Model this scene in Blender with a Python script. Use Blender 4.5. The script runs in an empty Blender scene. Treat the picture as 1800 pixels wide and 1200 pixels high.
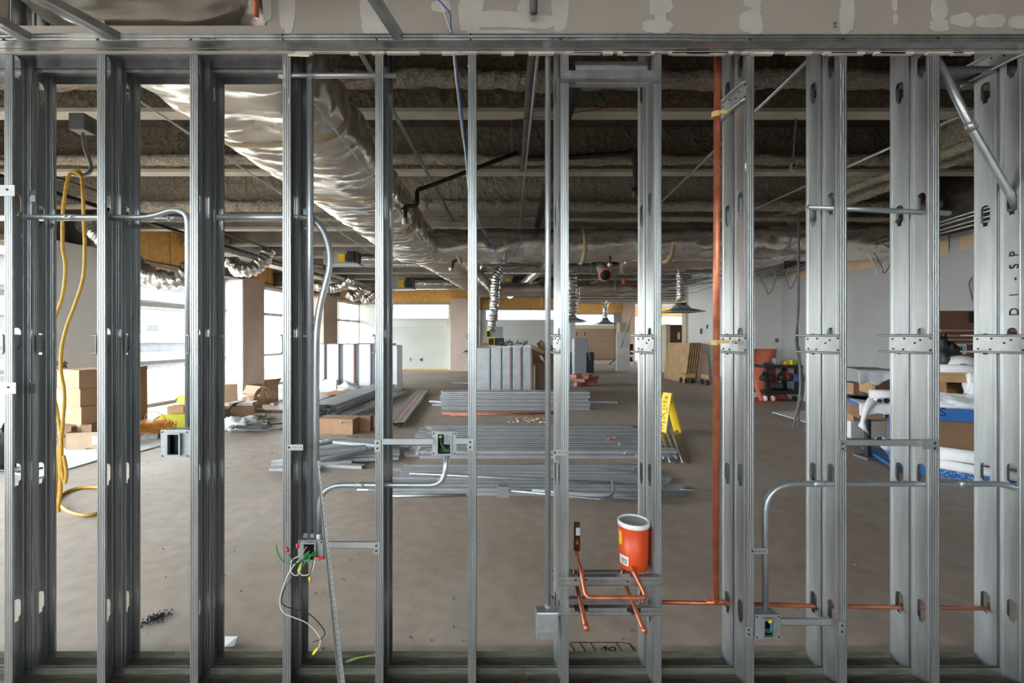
import bpy, math, random
from mathutils import Vector, Matrix, noise
random.seed(7)
R = math.radians
S = bpy.context.scene
COL = S.collection
# ---------------------------------------------------------------- camera, sky, exposure
FPX, VX, HY, CZ = 770.0, 850.0, 592.0, 1.55
cam_d = bpy.data.cameras.new('camera'); cam = bpy.data.objects.new('camera', cam_d); COL.objects.link(cam)
cam.location = (0, 0, CZ); cam.rotation_euler = (R(90), 0, 0)
cam_d.sensor_width = 36; cam_d.lens = FPX / 1800 * 36
cam_d.shift_x = (900 - VX) / 1800; cam_d.shift_y = -(600 - HY) / 1800
cam_d.clip_start = .05; cam_d.clip_end = 300
S.camera = cam
wd = bpy.data.worlds.new('overcast_sky'); S.world = wd; wd.use_nodes = True
nt = wd.node_tree; bg = nt.nodes['Background']
tc = nt.nodes.new('ShaderNodeTexCoord'); sp = nt.nodes.new('ShaderNodeSeparateXYZ'); rp = nt.nodes.new('ShaderNodeValToRGB')
nt.links.new(tc.outputs['Generated'], sp.inputs[0]); nt.links.new(sp.outputs['Z'], rp.inputs[0]); nt.links.new(rp.outputs[0], bg.inputs[0])
rp.color_ramp.elements[0].position = 0.0; rp.color_ramp.elements[0].color = (.50, .48, .46, 1)
rp.color_ramp.elements[1].position = .12; rp.color_ramp.elements[1].color = (.90, .95, 1, 1)
bg.inputs[1].default_value = 14.0
S.view_settings.view_transform = 'Standard'; S.view_settings.look = 'None'
S.view_settings.gamma = 1; S.view_settings.use_curve_mapping = False
S.view_settings.exposure = 1.42

def portal(loc, rot, sx, sy):
    l = bpy.data.lights.new('daylight_portal', 'AREA'); l.shape = 'RECTANGLE'; l.size = sx; l.size_y = sy; l.cycles.is_portal = True
    o = bpy.data.objects.new('daylight_portal', l); o.location = loc; o.rotation_euler = rot; COL.objects.link(o)

def X(px, D): return (px - VX) * D / FPX
def Z(py, D): return CZ - (py - HY) * D / FPX
def FD(py): return CZ * FPX / (py - HY)
def P(px, py, D): return Vector((X(px, D), D, Z(py, D)))
def F(px, py, z=0.0):
    D = (CZ - z) * FPX / (py - HY); return Vector((X(px, D), D, z))

# ---------------------------------------------------------------- materials
def lin(c): return tuple(((v / 255 / 12.92) if v / 255 <= .04045 else ((v / 255 + .055) / 1.055) ** 2.4) for v in c)
MATS = {}
def mat(name, col, rough=.6, metal=0.0, var=.12, vs=6.0, bump=0.0, bs=40.0, stretch=(1, 1, 1), col2=None, detail=4, rvar=0.0, spec=None):
    if name in MATS: return MATS[name]
    m = bpy.data.materials.new(name); m.use_nodes = True; n = m.node_tree; b = n.nodes['Principled BSDF']
    c = lin(col); b.inputs['Roughness'].default_value = rough; b.inputs['Metallic'].default_value = metal
    if spec is not None: b.inputs['Specular IOR Level'].default_value = spec
    t = n.nodes.new('ShaderNodeTexCoord'); mp = n.nodes.new('ShaderNodeMapping'); mp.inputs['Scale'].default_value = stretch
    n.links.new(t.outputs['Object'], mp.inputs[0])
    nz = n.nodes.new('ShaderNodeTexNoise'); nz.inputs['Scale'].default_value = vs; nz.inputs['Detail'].default_value = detail
    n.links.new(mp.outputs[0], nz.inputs['Vector'])
    r = n.nodes.new('ShaderNodeValToRGB')
    c2 = lin(col2) if col2 else tuple(min(1, v * (1 + var)) for v in c)
    c1 = c if col2 else tuple(v * (1 - var) for v in c)
    r.color_ramp.elements[0].position = .35; r.color_ramp.elements[1].position = .65
    r.color_ramp.elements[0].color = (*c1, 1); r.color_ramp.elements[1].color = (*c2, 1)
    n.links.new(nz.outputs[0], r.inputs[0]); n.links.new(r.outputs[0], b.inputs['Base Color'])
    if rvar:
        mr = n.nodes.new('ShaderNodeMapRange'); mr.inputs[3].default_value = rough - rvar; mr.inputs[4].default_value = rough + rvar
        n.links.new(nz.outputs[0], mr.inputs[0]); n.links.new(mr.outputs[0], b.inputs['Roughness'])
    if bump:
        n2 = n.nodes.new('ShaderNodeTexNoise'); n2.inputs['Scale'].default_value = bs; n2.inputs['Detail'].default_value = 5
        n.links.new(mp.outputs[0], n2.inputs['Vector'])
        bp = n.nodes.new('ShaderNodeBump'); bp.inputs['Strength'].default_value = bump; bp.inputs['Distance'].default_value = .02
        n.links.new(n2.outputs[0], bp.inputs['Height']); n.links.new(bp.outputs[0], b.inputs['Normal'])
    MATS[name] = m; return m
galv = mat('galvanized_steel', (168, 171, 173), .37, .9, .14, 2.2, stretch=(9, 9, .9), rvar=.10)
galvb = mat('galvanized_channel_bright', (176, 179, 181), .42, .75, .08, 20)
track_m = mat('dusty_track_steel', (116, 115, 104), .6, .5, .25, 14, stretch=(.5, 4, 4))
studp = mat('stacked_stud_steel', (178, 180, 184), .42, .5, .1, 4)
emt = mat('conduit_steel', (174, 178, 182), .38, .75, .06, 15)
boxst = mat('junction_box_steel', (168, 172, 176), .4, .75, .1, 60)
dark = mat('recess_shade', (22, 22, 24), .7)  # near-black colour standing in for the shade inside openings
blackp = mat('black_steel', (30, 29, 30), .5, .2)
copper = mat('copper_pipe', (206, 124, 92), .32, .6, .22, 14, col2=(172, 96, 68))
def ridge(m, scale, strength, st=(1, 1, 1), dist=.03):
    n = m.node_tree; t = n.nodes.new('ShaderNodeTexCoord'); mp = n.nodes.new('ShaderNodeMapping'); mp.inputs['Scale'].default_value = st
    q = n.nodes.new('ShaderNodeTexNoise'); q.noise_type = 'RIDGED_MULTIFRACTAL'; q.inputs['Scale'].default_value = scale; q.inputs['Detail'].default_value = 6; q.inputs['Distortion'].default_value = .6
    bp = n.nodes.new('ShaderNodeBump'); bp.inputs['Strength'].default_value = strength; bp.inputs['Distance'].default_value = dist
    n.links.new(t.outputs['Object'], mp.inputs[0]); n.links.new(mp.outputs[0], q.inputs['Vector']); n.links.new(q.outputs[0], bp.inputs['Height']); n.links.new(bp.outputs[0], n.nodes['Principled BSDF'].inputs['Normal'])
    return m
foil = ridge(mat('foil_wrap', (226, 220, 211), .25, .85, .08, 3, rvar=.1), 3.2, .55, (1, 2.4, 1.2))
foil2 = ridge(mat('foil_flex', (206, 204, 202), .25, .85, .08, 8), 9, .6)
foilbrown = ridge(mat('foil_vapor_wrap', (206, 192, 178), .32, .75, .12, 3, rvar=.1), 3.5, .5, (1, 2, 1))
tape = mat('tan_tape', (170, 150, 120), .6)
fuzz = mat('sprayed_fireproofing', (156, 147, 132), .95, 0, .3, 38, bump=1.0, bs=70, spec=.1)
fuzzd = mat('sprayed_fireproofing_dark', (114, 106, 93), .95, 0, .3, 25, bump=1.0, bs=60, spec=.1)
deckm = mat('ceiling_deck', (86, 79, 70), .95, 0, .2, 10, bump=.8, bs=40, spec=.1)
flange_m = mat('beam_flange_primer', (178, 169, 154), .8, 0, .1, 4)
conc = mat('concrete_beam', (142, 137, 130), .85, 0, .14, 3, bump=.2, bs=20)
gyp = mat('gypsum_board', (164, 155, 148), .85, 0, .04, 2)
mud = mat('joint_compound', (188, 184, 179), .8, 0, .05, 12, bump=.15, bs=12)
gypedge = mat('gypsum_edge', (206, 196, 186), .85, 0, .08, 10)
wallw = mat('white_wall_paint', (212, 212, 212), .7, 0, .03, 2)
wallg = mat('grey_wall_board', (160, 160, 162), .8, 0, .04, 1.5)
wallgn = mat('pale_green_wall', (200, 205, 198), .75, 0, .03, 1)
pinkw = mat('pinkish_board', (210, 190, 178), .8, 0, .05, 2)
tanw = mat('tan_board', (176, 152, 134), .8, 0, .06, 2)
brownw = mat('brown_board', (142, 118, 96), .8, 0, .05, 2)
beige = mat('beige_board', (196, 182, 158), .8, 0, .05, 2)
osb = mat('orange_sheathing', (238, 188, 108), .75, 0, .2, 9, col2=(218, 164, 86))
frame_m = mat('window_frame_aluminium', (196, 196, 190), .45, .2, .04, 4)
card = mat('cardboard', (166, 130, 100), .85, 0, .07, 5)
card2 = mat('cardboard_dark', (136, 104, 80), .85, 0, .07, 5)
card3 = mat('cardboard_pale', (188, 164, 140), .85, 0, .07, 5)
paper = mat('white_paper', (222, 220, 224), .8, 0, .04, 8)
plastic_w = mat('clear_plastic', (220, 222, 226), .3, 0, .06, 10, bump=.6, bs=20)
ycord = mat('yellow_cord', (206, 158, 52), .55, 0, .08, 20)
ocord = mat('orange_cord', (222, 150, 40), .55, 0, .1, 20)
yel = mat('yellow_plastic', (226, 188, 40), .5, 0, .05, 6)
yelg = mat('yellow_green_box', (206, 204, 60), .6, 0, .05, 6)
orange = mat('orange_pail', (206, 72, 24), .45, 0, .03, 6)
whitep = mat('white_plastic', (226, 226, 226), .45, 0, .03, 6)
greylid = mat('grey_lid', (150, 150, 150), .5, 0, .04, 6)
blue = mat('blue_paint', (44, 104, 172), .5, 0, .08, 8)
blackpl = mat('black_plastic', (34, 34, 36), .5, 0, .1, 8)
ply = mat('plywood', (180, 148, 110), .8, 0, .12, 5, bump=.2, bs=20)
wood = mat('lumber', (176, 142, 100), .8, 0, .15, 8, stretch=(1, 6, 6))
orpaper = mat('orange_rosin_paper', (206, 112, 84), .8, 0, .06, 4)
redb = mat('reddish_clay', (176, 112, 94), .85, 0, .18, 12)
wirew = mat('white_wire', (206, 206, 200), .5)
wireb = mat('black_wire', (24, 24, 24), .5)
wireg = mat('green_wire', (40, 140, 60), .5)
wireblue = mat('blue_wire', (60, 96, 170), .5)
wirer = mat('red_wire', (150, 36, 34), .5)
nutr = mat('red_wire_nut', (196, 40, 50), .4)
nuty = mat('yellow_wire_nut', (226, 196, 50), .4)
tan_clip = mat('tan_clip', (206, 176, 112), .5)
greycab = mat('grey_cable', (96, 96, 96), .6)
ink = mat('black_marker', (24, 24, 28), .7)
brnboard = mat('brown_hardboard', (120, 80, 60), .7, 0, .08, 3)
bluegreyp = mat('painted_grey', (150, 154, 160), .5, .2, .05, 5)
rubble = mat('floor_debris', (120, 110, 96), .9, 0, .3, 60)

# glass: clear pane, see-through with a weak mirror coat
gl = bpy.data.materials.new('window_glass'); gl.use_nodes = True; n = gl.node_tree
for q in list(n.nodes): n.nodes.remove(q)
o_ = n.nodes.new('ShaderNodeOutputMaterial'); mx = n.nodes.new('ShaderNodeMixShader'); tr = n.nodes.new('ShaderNodeBsdfTransparent'); gs = n.nodes.new('ShaderNodeBsdfGlossy')
gs.inputs['Roughness'].default_value = .02; mx.inputs[0].default_value = .06; tr.inputs[0].default_value = (.94, .97, .96, 1)
n.links.new(tr.outputs[0], mx.inputs[1]); n.links.new(gs.outputs[0], mx.inputs[2]); n.links.new(mx.outputs[0], o_.inputs[0])

# floor: dusty concrete with filled seams
fl = bpy.data.materials.new('concrete_floor'); fl.use_nodes = True; n = fl.node_tree; b = n.nodes['Principled BSDF']; L = n.links.new
t = n.nodes.new('ShaderNodeTexCoord'); big = n.nodes.new('ShaderNodeTexNoise'); big.inputs['Scale'].default_value = .55; big.inputs['Detail'].default_value = 6
fine = n.nodes.new('ShaderNodeTexNoise'); fine.inputs['Scale'].default_value = 9; fine.inputs['Detail'].default_value = 8
L(t.outputs['Object'], big.inputs['Vector']); L(t.outputs['Object'], fine.inputs['Vector'])
r1 = n.nodes.new('ShaderNodeValToRGB'); r1.color_ramp.elements[0].position = .35; r1.color_ramp.elements[1].position = .68
r1.color_ramp.elements[0].color = (*lin((162, 144, 131)), 1); r1.color_ramp.elements[1].color = (*lin((178, 163, 151)), 1); L(big.outputs[0], r1.inputs[0])
r2 = n.nodes.new('ShaderNodeValToRGB'); r2.color_ramp.elements[0].position = .3; r2.color_ramp.elements[1].position = .7
r2.color_ramp.elements[0].color = (.84, .84, .84, 1); r2.color_ramp.elements[1].color = (1.05, 1.05, 1.05, 1); L(fine.outputs[0], r2.inputs[0])
mu = n.nodes.new('ShaderNodeMixRGB'); mu.blend_type = 'MULTIPLY'; mu.inputs[0].default_value = 1; L(r1.outputs[0], mu.inputs[1]); L(r2.outputs[0], mu.inputs[2])
sx = n.nodes.new('ShaderNodeSeparateXYZ'); L(t.outputs['Object'], sx.inputs[0])
def math_(op, a, bb=None, c=None):
    q = n.nodes.new('ShaderNodeMath'); q.operation = op
    for i, v in enumerate((a, bb, c)):
        if v is None: continue
        if isinstance(v, (int, float)): q.inputs[i].default_value = v
        else: L(v, q.inputs[i])
    return q.outputs[0]
jit = math_('ADD', math_('MULTIPLY', math_('SUBTRACT', fine.outputs[0], .5), .14), math_('MULTIPLY', math_('SUBTRACT', big.outputs[0], .5), .5))
mask = None
for axis, pos, hw in (('X', -1.76, .07), ('X', -.10, .035), ('X', 3.3, .10), ('Y', 4.5, .06), ('Y', 9.0, .05)):
    d = math_('ABSOLUTE', math_('ADD', math_('SUBTRACT', sx.outputs[axis], pos - (3 if axis == 'X' else 17)), jit))
    k = math_('LESS_THAN', d, hw)
    mask = k if mask is None else math_('MAXIMUM', mask, k)
seam = n.nodes.new('ShaderNodeMixRGB'); L(math_('MULTIPLY', mask, math_('MULTIPLY', math_('SUBTRACT', fine.outputs[0], .12), 1.5)), seam.inputs[0]); L(mu.outputs[0], seam.inputs[1]); seam.inputs[2].default_value = (*lin((160, 154, 147)), 1)
L(seam.outputs[0], b.inputs['Base Color']); b.inputs['Roughness'].default_value = .62
bp = n.nodes.new('ShaderNodeBump'); bp.inputs['Strength'].default_value = .08; L(fine.outputs[0], bp.inputs['Height']); L(bp.outputs[0], b.inputs['Normal'])

ORD = ['first', 'second', 'third', 'fourth', 'fifth', 'sixth', 'seventh', 'eighth', 'ninth', 'tenth', 'eleventh', 'twelfth', 'thirteenth', 'fourteenth', 'fifteenth', 'sixteenth', 'seventeenth', 'eighteenth', 'nineteenth', 'twentieth', 'twenty-first', 'twenty-second', 'twenty-third', 'twenty-fourth', 'twenty-fifth', 'twenty-sixth', 'twenty-seventh', 'twenty-eighth', 'twenty-ninth', 'thirtieth']
# ---------------------------------------------------------------- mesh helpers
class MB:
    def __init__(s): s.v = []; s.f = []
    def box(s, c, d, rot=None, taper=1.0):
        i = len(s.v); hx, hy, hz = d[0] / 2, d[1] / 2, d[2] / 2
        for k in ((-1, -1, -1), (1, -1, -1), (1, 1, -1), (-1, 1, -1), (-1, -1, 1), (1, -1, 1), (1, 1, 1), (-1, 1, 1)):
            t_ = taper if k[2] > 0 else 1
            p = Vector((k[0] * hx * t_, k[1] * hy * t_, k[2] * hz))
            if rot is not None: p = rot @ p
            s.v.append(p + Vector(c))
        for f in ((0, 3, 2, 1), (4, 5, 6, 7), (0, 1, 5, 4), (1, 2, 6, 5), (2, 3, 7, 6), (3, 0, 4, 7)): s.f.append([i + q for q in f])
        return s
    def bb(s, x0, x1, y0, y1, z0, z1): return s.box(((x0 + x1) / 2, (y0 + y1) / 2, (z0 + z1) / 2), (abs(x1 - x0), abs(y1 - y0), abs(z1 - z0)))
    def tube(s, pts, r, n=10, caps=True, rf=None):
        pts = [Vector(p) for p in pts]; i0 = len(s.v); m = len(pts)
        t0 = (pts[1] - pts[0]).normalized(); up = Vector((0, 0, 1)) if abs(t0.z) < .9 else Vector((1, 0, 0))
        a = t0.cross(up).normalized()
        for k, p in enumerate(pts):
            t = ((pts[min(k + 1, m - 1)] - pts[max(k - 1, 0)])).normalized()
            a = (a - t * a.dot(t)).normalized(); bvec = t.cross(a)
            rr = r if rf is None else rf(k, m) * r
            for j in range(n):
                th = 2 * math.pi * j / n
                s.v.append(p + (a * math.cos(th) + bvec * math.sin(th)) * rr)
        for k in range(m - 1):
            for j in range(n):
                j2 = (j + 1) % n
                s.f.append([i0 + k * n + j, i0 + k * n + j2, i0 + (k + 1) * n + j2, i0 + (k + 1) * n + j])
        if caps:
            s.f.append([i0 + j for j in range(n)][::-1]); s.f.append([i0 + (m - 1) * n + j for j in range(n)])
        return s
    def prism(s, poly, axis_o, ax, ay, az, depth):
        # poly in (ax, ay) plane, extruded along az
        i = len(s.v); n_ = len(poly); o = Vector(axis_o); ax = Vector(ax); ay = Vector(ay); az = Vector(az)
        for q in (0, depth):
            for (u, v) in poly: s.v.append(o + ax * u + ay * v + az * q)
        s.f.append([i + k for k in range(n_)][::-1]); s.f.append([i + n_ + k for k in range(n_)])
        for k in range(n_): s.f.append([i + k, i + (k + 1) % n_, i + n_ + (k + 1) % n_, i + n_ + k])
        return s
    def strip(s, poly, a, b, thick=None):
        # open polyline cross-section given as function list of vectors at a, swept to b
        i = len(s.v)
        for o in (a, b):
            for p in poly: s.v.append(Vector(o) + Vector(p))
        m = len(poly)
        for k in range(m - 1): s.f.append([i + k, i + k + 1, i + m + k + 1, i + m + k])
        return s
    def lathe(s, prof, c, n=28):
        i = len(s.v); c = Vector(c)
        for (r, z) in prof:
            for j in range(n):
                th = 2 * math.pi * j / n; s.v.append(c + Vector((r * math.cos(th), r * math.sin(th), z)))
        for k in range(len(prof) - 1):
            for j in range(n):
                j2 = (j + 1) % n; s.f.append([i + k * n + j, i + k * n + j2, i + (k + 1) * n + j2, i + (k + 1) * n + j])
        s.f.append([i + j for j in range(n)][::-1]); s.f.append([i + (len(prof) - 1) * n + j for j in range(n)])
        return s
    def build(s, name, m, parent=None, local=False, smooth=False, solid=0, bev=0):
        me = bpy.data.meshes.new(name)
        vs = s.v
        if parent is not None and not local:
            w = Vector((0, 0, 0)); q = parent
            while q: w += q.location; q = q.parent
            vs = [v - w for v in vs]; loc = Vector((0, 0, 0))
        elif parent is None and not local:
            lo = [min(v[i] for v in vs) for i in range(3)]; hi = [max(v[i] for v in vs) for i in range(3)]
            loc = Vector(((lo[0] + hi[0]) / 2, (lo[1] + hi[1]) / 2, lo[2])); vs = [v - loc for v in vs]
        else: loc = Vector((0, 0, 0))
        me.from_pydata([tuple(v) for v in vs], [], s.f); me.update()
        me.materials.append(m)
        if smooth:
            for p in me.polygons: p.use_smooth = True
        o = bpy.data.objects.new(name, me); COL.objects.link(o); o.location = loc
        if parent is not None: o.parent = parent
        if solid:
            md = o.modifiers.new('sheet_thickness', 'SOLIDIFY'); md.thickness = solid; md.offset = -1
        if bev:
            md = o.modifiers.new('edge_bevel', 'BEVEL'); md.width = bev; md.segments = 2; md.limit_method = 'ANGLE'
        return o
def tag(o, label=None, cat=None, group=None, kind=None):
    if label: o['label'] = label
    if cat: o['category'] = cat
    if group: o['group'] = group
    if kind: o['kind'] = kind
    return o
def thing(name, label, cat, loc=(0, 0, 0), rz=0, group=None):
    o = bpy.data.objects.new(name, None); COL.objects.link(o); o.location = loc; o.rotation_euler = (0, 0, rz); o.empty_display_size = .1
    return tag(o, label, cat, group)
def struct(name, mb, m, **k): return tag(mb.build(name, m, **k), kind='structure')
def dup(root, loc=None, rz=None, rot=None, label=None, group=None, scale=None):
    r = root.copy(); COL.objects.link(r)
    if loc is not None: r.location = loc
    if rz is not None: r.rotation_euler = (0, 0, rz)
    if rot is not None: r.rotation_euler = rot
    if scale is not None: r.scale = scale
    if label: r['label'] = label
    if group: r['group'] = group
    for ch in list(root.children):
        c = ch.copy(); COL.objects.link(c); c.parent = r
        for g in ch.children:
            d = g.copy(); COL.objects.link(d); d.parent = c
    return r
def bez(pts, n=8):
    # Catmull-Rom through the points
    pts = [Vector(p) for p in pts]; out = []
    for i in range(len(pts) - 1):
        p0 = pts[max(i - 1, 0)]; p1 = pts[i]; p2 = pts[i + 1]; p3 = pts[min(i + 2, len(pts) - 1)]
        for k in range(n):
            t = k / n
            out.append(.5 * ((2 * p1) + (p2 - p0) * t + (2 * p0 - 5 * p1 + 4 * p2 - p3) * t * t + (3 * p1 - p0 - 3 * p2 + p3) * t ** 3))
    out.append(pts[-1]); return out
def fillet(pts, r, n=7):
    pts = [Vector(p) for p in pts]; out = [pts[0]]
    for i in range(1, len(pts) - 1):
        a = (pts[i - 1] - pts[i]); b_ = (pts[i + 1] - pts[i]); ra = min(r, a.length * .49, b_.length * .49)
        p0 = pts[i] + a.normalized() * ra; p2 = pts[i] + b_.normalized() * ra
        for k in range(n + 1):
            t = k / n; out.append(p0 * (1 - t) ** 2 + pts[i] * 2 * t * (1 - t) + p2 * t * t)
    out.append(pts[-1]); return out
def text(body, size, m, parent, loc, rot, ext=.0004, name='lettering', squash=1):
    c = bpy.data.curves.new(name, 'FONT'); c.body = body; c.size = size; c.extrude = ext; c.align_x = 'CENTER'; c.align_y = 'CENTER'
    c.materials.append(m); o = bpy.data.objects.new(name, c); COL.objects.link(o); o.parent = parent
    bpy.context.view_layer.update()
    me = bpy.data.meshes.new_from_object(o.evaluated_get(bpy.context.evaluated_depsgraph_get())); bpy.data.objects.remove(o)
    me.name = name
    if not me.materials: me.materials.append(m)
    o = bpy.data.objects.new(name, me); COL.objects.link(o); o.parent = parent
    w = Vector((0, 0, 0)); q = parent
    while q: w += q.location; q = q.parent
    o.location = Vector(loc) - w; o.rotation_euler = rot; o.scale = (squash, 1, 1)
    return o
def nz3(p, s, seed=0): return noise.noise(Vector((p[0] * s + seed, p[1] * s + seed * .7, p[2] * s - seed)))

# ================================================================ THE SETTING
f_ = MB().bb(-16, 22, -6, 40, -.2, 0); struct('floor', f_, fl)
struct('ceiling', MB().bb(-12, 18, 1.93, 36, 4.35, 4.6).bb(-12, 18, -6, 1.87, 3.75, 3.95), deckm)

# header wall in front of the studs, with an opening for the duct
HZ = 2.79
hd = MB().bb(-8.45, -2.08, 1.88, 1.918, HZ, 4.6).bb(-.93, 7.7, 1.88, 1.918, HZ, 4.6).bb(-2.08, -.93, 1.88, 1.918, HZ, 2.885).bb(-2.08, -.93, 1.88, 1.918, 3.5, 4.6)
header = struct('wall_header', hd, gyp)
MB().bb(-4.4, 4.4, 1.884, 1.901, HZ - .0015, HZ).build('corner_bead', galv, header)
e = MB().bb(-4.4, 4.4, 1.901, 1.917, HZ - .003, HZ)
for k in range(40):
    x = random.choice((random.uniform(.35, 1.8), random.uniform(-.9, 2.6))); e.bb(x, x + random.uniform(.03, .16), 1.903, 1.918, HZ - random.uniform(.006, .012), HZ)
e.build('ragged_board_edge', gypedge, header)
mdm = MB()
def blob(cx, cz, rx, rz, seed):
    pl = []
    for k in range(22):
        th = 2 * math.pi * k / 22; q = 1 + .28 * noise.noise(Vector((math.cos(th) * 1.6 + seed, math.sin(th) * 1.6, seed * 2.3)))
        sq = 1 / max(abs(math.cos(th)), abs(math.sin(th))) ** .55
        pl.append((cx + rx * q * sq * math.cos(th), cz + rz * q * sq * math.sin(th)))
    blob.n = getattr(blob, 'n', 0) + 1; yy = 1.8788 - blob.n * .00012; mdm.prism(pl, (0, yy, 0), (1, 0, 0), (0, 0, 1), (0, 1, 0), 1.8799 - yy)
def hx(px, py): return X(px, 1.88), Z(py, 1.88)
for px, py, rx, ry in ((505, 20, 14, 40), (650, 25, 16, 40), (668, 45, 22, 16), (828, 20, 22, 40), (880, 35, 50, 14), (945, 40, 30, 12), (985, 20, 14, 40), (930, 12, 20, 16), (775, 12, 16, 10),
                       (1160, 5, 20, 22), (1155, 47, 27, 12), (1160, 28, 10, 14), (1322, 2, 14, 12), (1320, 38, 20, 20), (1328, 20, 8, 10), (1488, 20, 13, 40), (1573, 8, 4, 12), (1574, 34, 4, 9),
                       (1650, 12, 14, 24), (1650, 46, 16, 10), (1690, 36, 20, 12), (1740, 38, 24, 12), (1792, 40, 20, 12), (880, 60, 60, 6), (470, 10, 8, 30)):
    x, z = hx(px, py); blob(x, z, rx * 1.88 / FPX, ry * 1.88 / FPX, px * .37)
mdm.build('joint_compound', mud, header)
text('5/8', .022, ink, header, (X(1468, 1.88), 1.8795, Z(44, 1.88)), (R(90), R(-90), 0), name='board_print')

# left window wall, running slightly inward with depth
def lw(D, inn=0.0): return Vector((-8.78 + .1432 * D + inn * .99, D - inn * .1418, 0))
U = Vector((.1418, .9899, 0)); ANG = math.atan2(.9899, .1418)
RU = Matrix.Rotation(ANG, 3, 'Z')
def wbox(mb, D0, D1, i0, i1, z0, z1):
    a = lw(D0); b_ = lw(D1); c = (a + b_) / 2; l = (b_ - a).length; n_ = Vector((.99, -.1418, 0))
    c = c + n_ * (i0 + i1) / 2; c.z = (z0 + z1) / 2
    mb.box(c, (l, abs(i1 - i0), z1 - z0), RU)
fas = MB(); wbox(fas, -6, 21.0, -.25, -.02, 3.2, 4.6); wl = struct('wall_left', fas, conc)
tb = MB()
for a, b_ in ((8.5, 10.2), (10.2, 11.5), (11.5, 13.8), (13.8, 16), (16, 18.4), (18.4, 20.4)): wbox(tb, a + .01, b_ - .01, -.018, .03, 3.24, 4.05 - .1 * random.random())
tb.build('sheathing_board', osb, wl)
tr1 = MB(); wbox(tr1, -6, 20.6, -.1, .06, 3.1, 3.2); struct('trim_1', tr1, tanw)
for k, (a, b_) in enumerate(((7.45, 8.40), (12.05, 13.05), (16.5, 17.6))):
    c = MB(); wbox(c, a, b_, -.25, .42, 0, 3.2); struct('wall_left_column', c, (wallw, tanw, tanw)[k])
c = MB(); wbox(c, 12.0, 12.05, -.2, .5, 0, 3.2); wbox(c, 13.05, 13.2, -.2, .3, 0, 3.2); struct('trim_2', c, wallw)
def window(idx, D0, D1, nm):
    fr = MB(); wbox(fr, D0, D1, -.16, -.04, 0, .07); wbox(fr, D0, D1, -.16, -.04, 3.03, 3.1)
    root = tag(fr.build('window_%d' % idx, frame_m), kind='structure')
    rl = MB(); wbox(rl, D0, D1, -.15, -.03, 2.22, 2.32); wbox(rl, D0, D1, -.15, -.03, .94, 1.02); rl.build('rail', frame_m, root)
    for k in range(nm + 1):
        D = D0 + (D1 - D0) * k / nm; m_ = MB(); wbox(m_, D - .04, D + .04, -.16, -.03, 0, 3.1); m_.build('mullion', frame_m, root)
    g = MB(); wbox(g, D0, D1, -.105, -.095, .05, 3.05); g.build('glass_pane', gl, root)
    c = (lw(D0) + lw(D1)) / 2 + Vector((-.3, .04, 1.55)); portal(c, (R(90), 0, ANG + R(180)), (lw(D1) - lw(D0)).length, 3.1)
window(1, 0.5, 7.45, 3); window(2, 8.40, 12.0, 1); window(3, 13.2, 16.5, 2); window(4, 17.6, 20.6, 3)
# camera-side: left wall returns plain, and right wall
cw = MB(); wbox(cw, -.6, .5, -.2, 0, 0, 3.2); wbox(cw, -6, -4.6, -.2, 0, 0, 3.2); struct('wall_left_near', cw, wallw)
window(9, -4.6, -.6, 3)
struct('wall_back', MB().bb(-9.7, 8, -5.2, -5, 0, 2.3).bb(-9.7, 8, -5.2, -5, 3.1, 4).bb(-9.7, -8, -5.2, -5, 2.3, 3.1).bb(2.2, 8, -5.2, -5, 2.3, 3.1), wallg)
fill_win = tag(MB().bb(-8, 2.2, -5.15, -5.05, 2.3, 2.36).bb(-8, 2.2, -5.15, -5.05, 3.04, 3.1).build('window_10', frame_m), kind='structure')  # unseen back window, added and sized for frontal fill on the studs
for k in range(6): MB().bb(-8 + k * 2.02, -7.92 + k * 2.02, -5.15, -5.05, 2.36, 3.04).build('mullion', frame_m, fill_win)
MB().bb(-8, 2.2, -5.105, -5.095, 2.36, 3.04).build('glass_pane', gl, fill_win)
portal((-2.9, -5.4, 2.7), (R(90), 0, 0), 10.2, .8)

# far walls, stepping back toward the right
def farwall(name, x0, x1, D, wz0, wz1, m, idx, pane=True, wx0=None, wx1=None):
    wx0 = x0 if wx0 is None else wx0; wx1 = x1 if wx1 is None else wx1
    mb = MB().bb(x0, x1, D, D + .2, 0, wz0).bb(x0, x1, D, D + .2, wz1, 4.4)
    if wx0 > x0: mb.bb(x0, wx0, D, D + .2, wz0, wz1)
    if wx1 < x1: mb.bb(wx1, x1, D, D + .2, wz0, wz1)
    w = struct(name, mb, m)
    MB().bb(x0, x1, D - .04, D, wz1 + .05, wz1 + .62).build('sheathing_board', osb, w)
    MB().bb(x0, x1, D - .06, D, wz1 - .04, wz1 + .05).build('head_trim', tanw, w)
    fr = MB().bb(wx0, wx1, D - .03, D + .1, wz0, wz0 + .05).bb(wx0, wx1, D, D + .1, wz1 - .08, wz1 - .03).bb(wx0, wx0 + .06, D, D + .1, wz0, wz1).bb(wx1 - .06, wx1, D, D + .1, wz0, wz1)
    o = tag(fr.build('window_%d' % idx, frame_m), kind='structure')
    MB().bb(wx0, wx1, D + .1, D + .11, wz0, wz1).build('glass_pane', gl, o)
    portal(((wx0 + wx1) / 2, D + .35, (wz0 + wz1) / 2), (R(-90), 0, 0), wx1 - wx0, wz1 - wz0)
    return w
wa = farwall('wall_far_left', -5.85, -.4, 20.6, 2.38, 3.13, wallgn, 5, wx0=-4.3, wx1=-1.6)
MB().bb(-5.8, -1.7, 20.57, 20.6, .0, .06).build('rough_floor_gap', osb, wa)
MB().bb(-5.8, -1.7, 20.57, 20.6, 2.05, 2.3).build('board_seam', wallw, wa)
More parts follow.
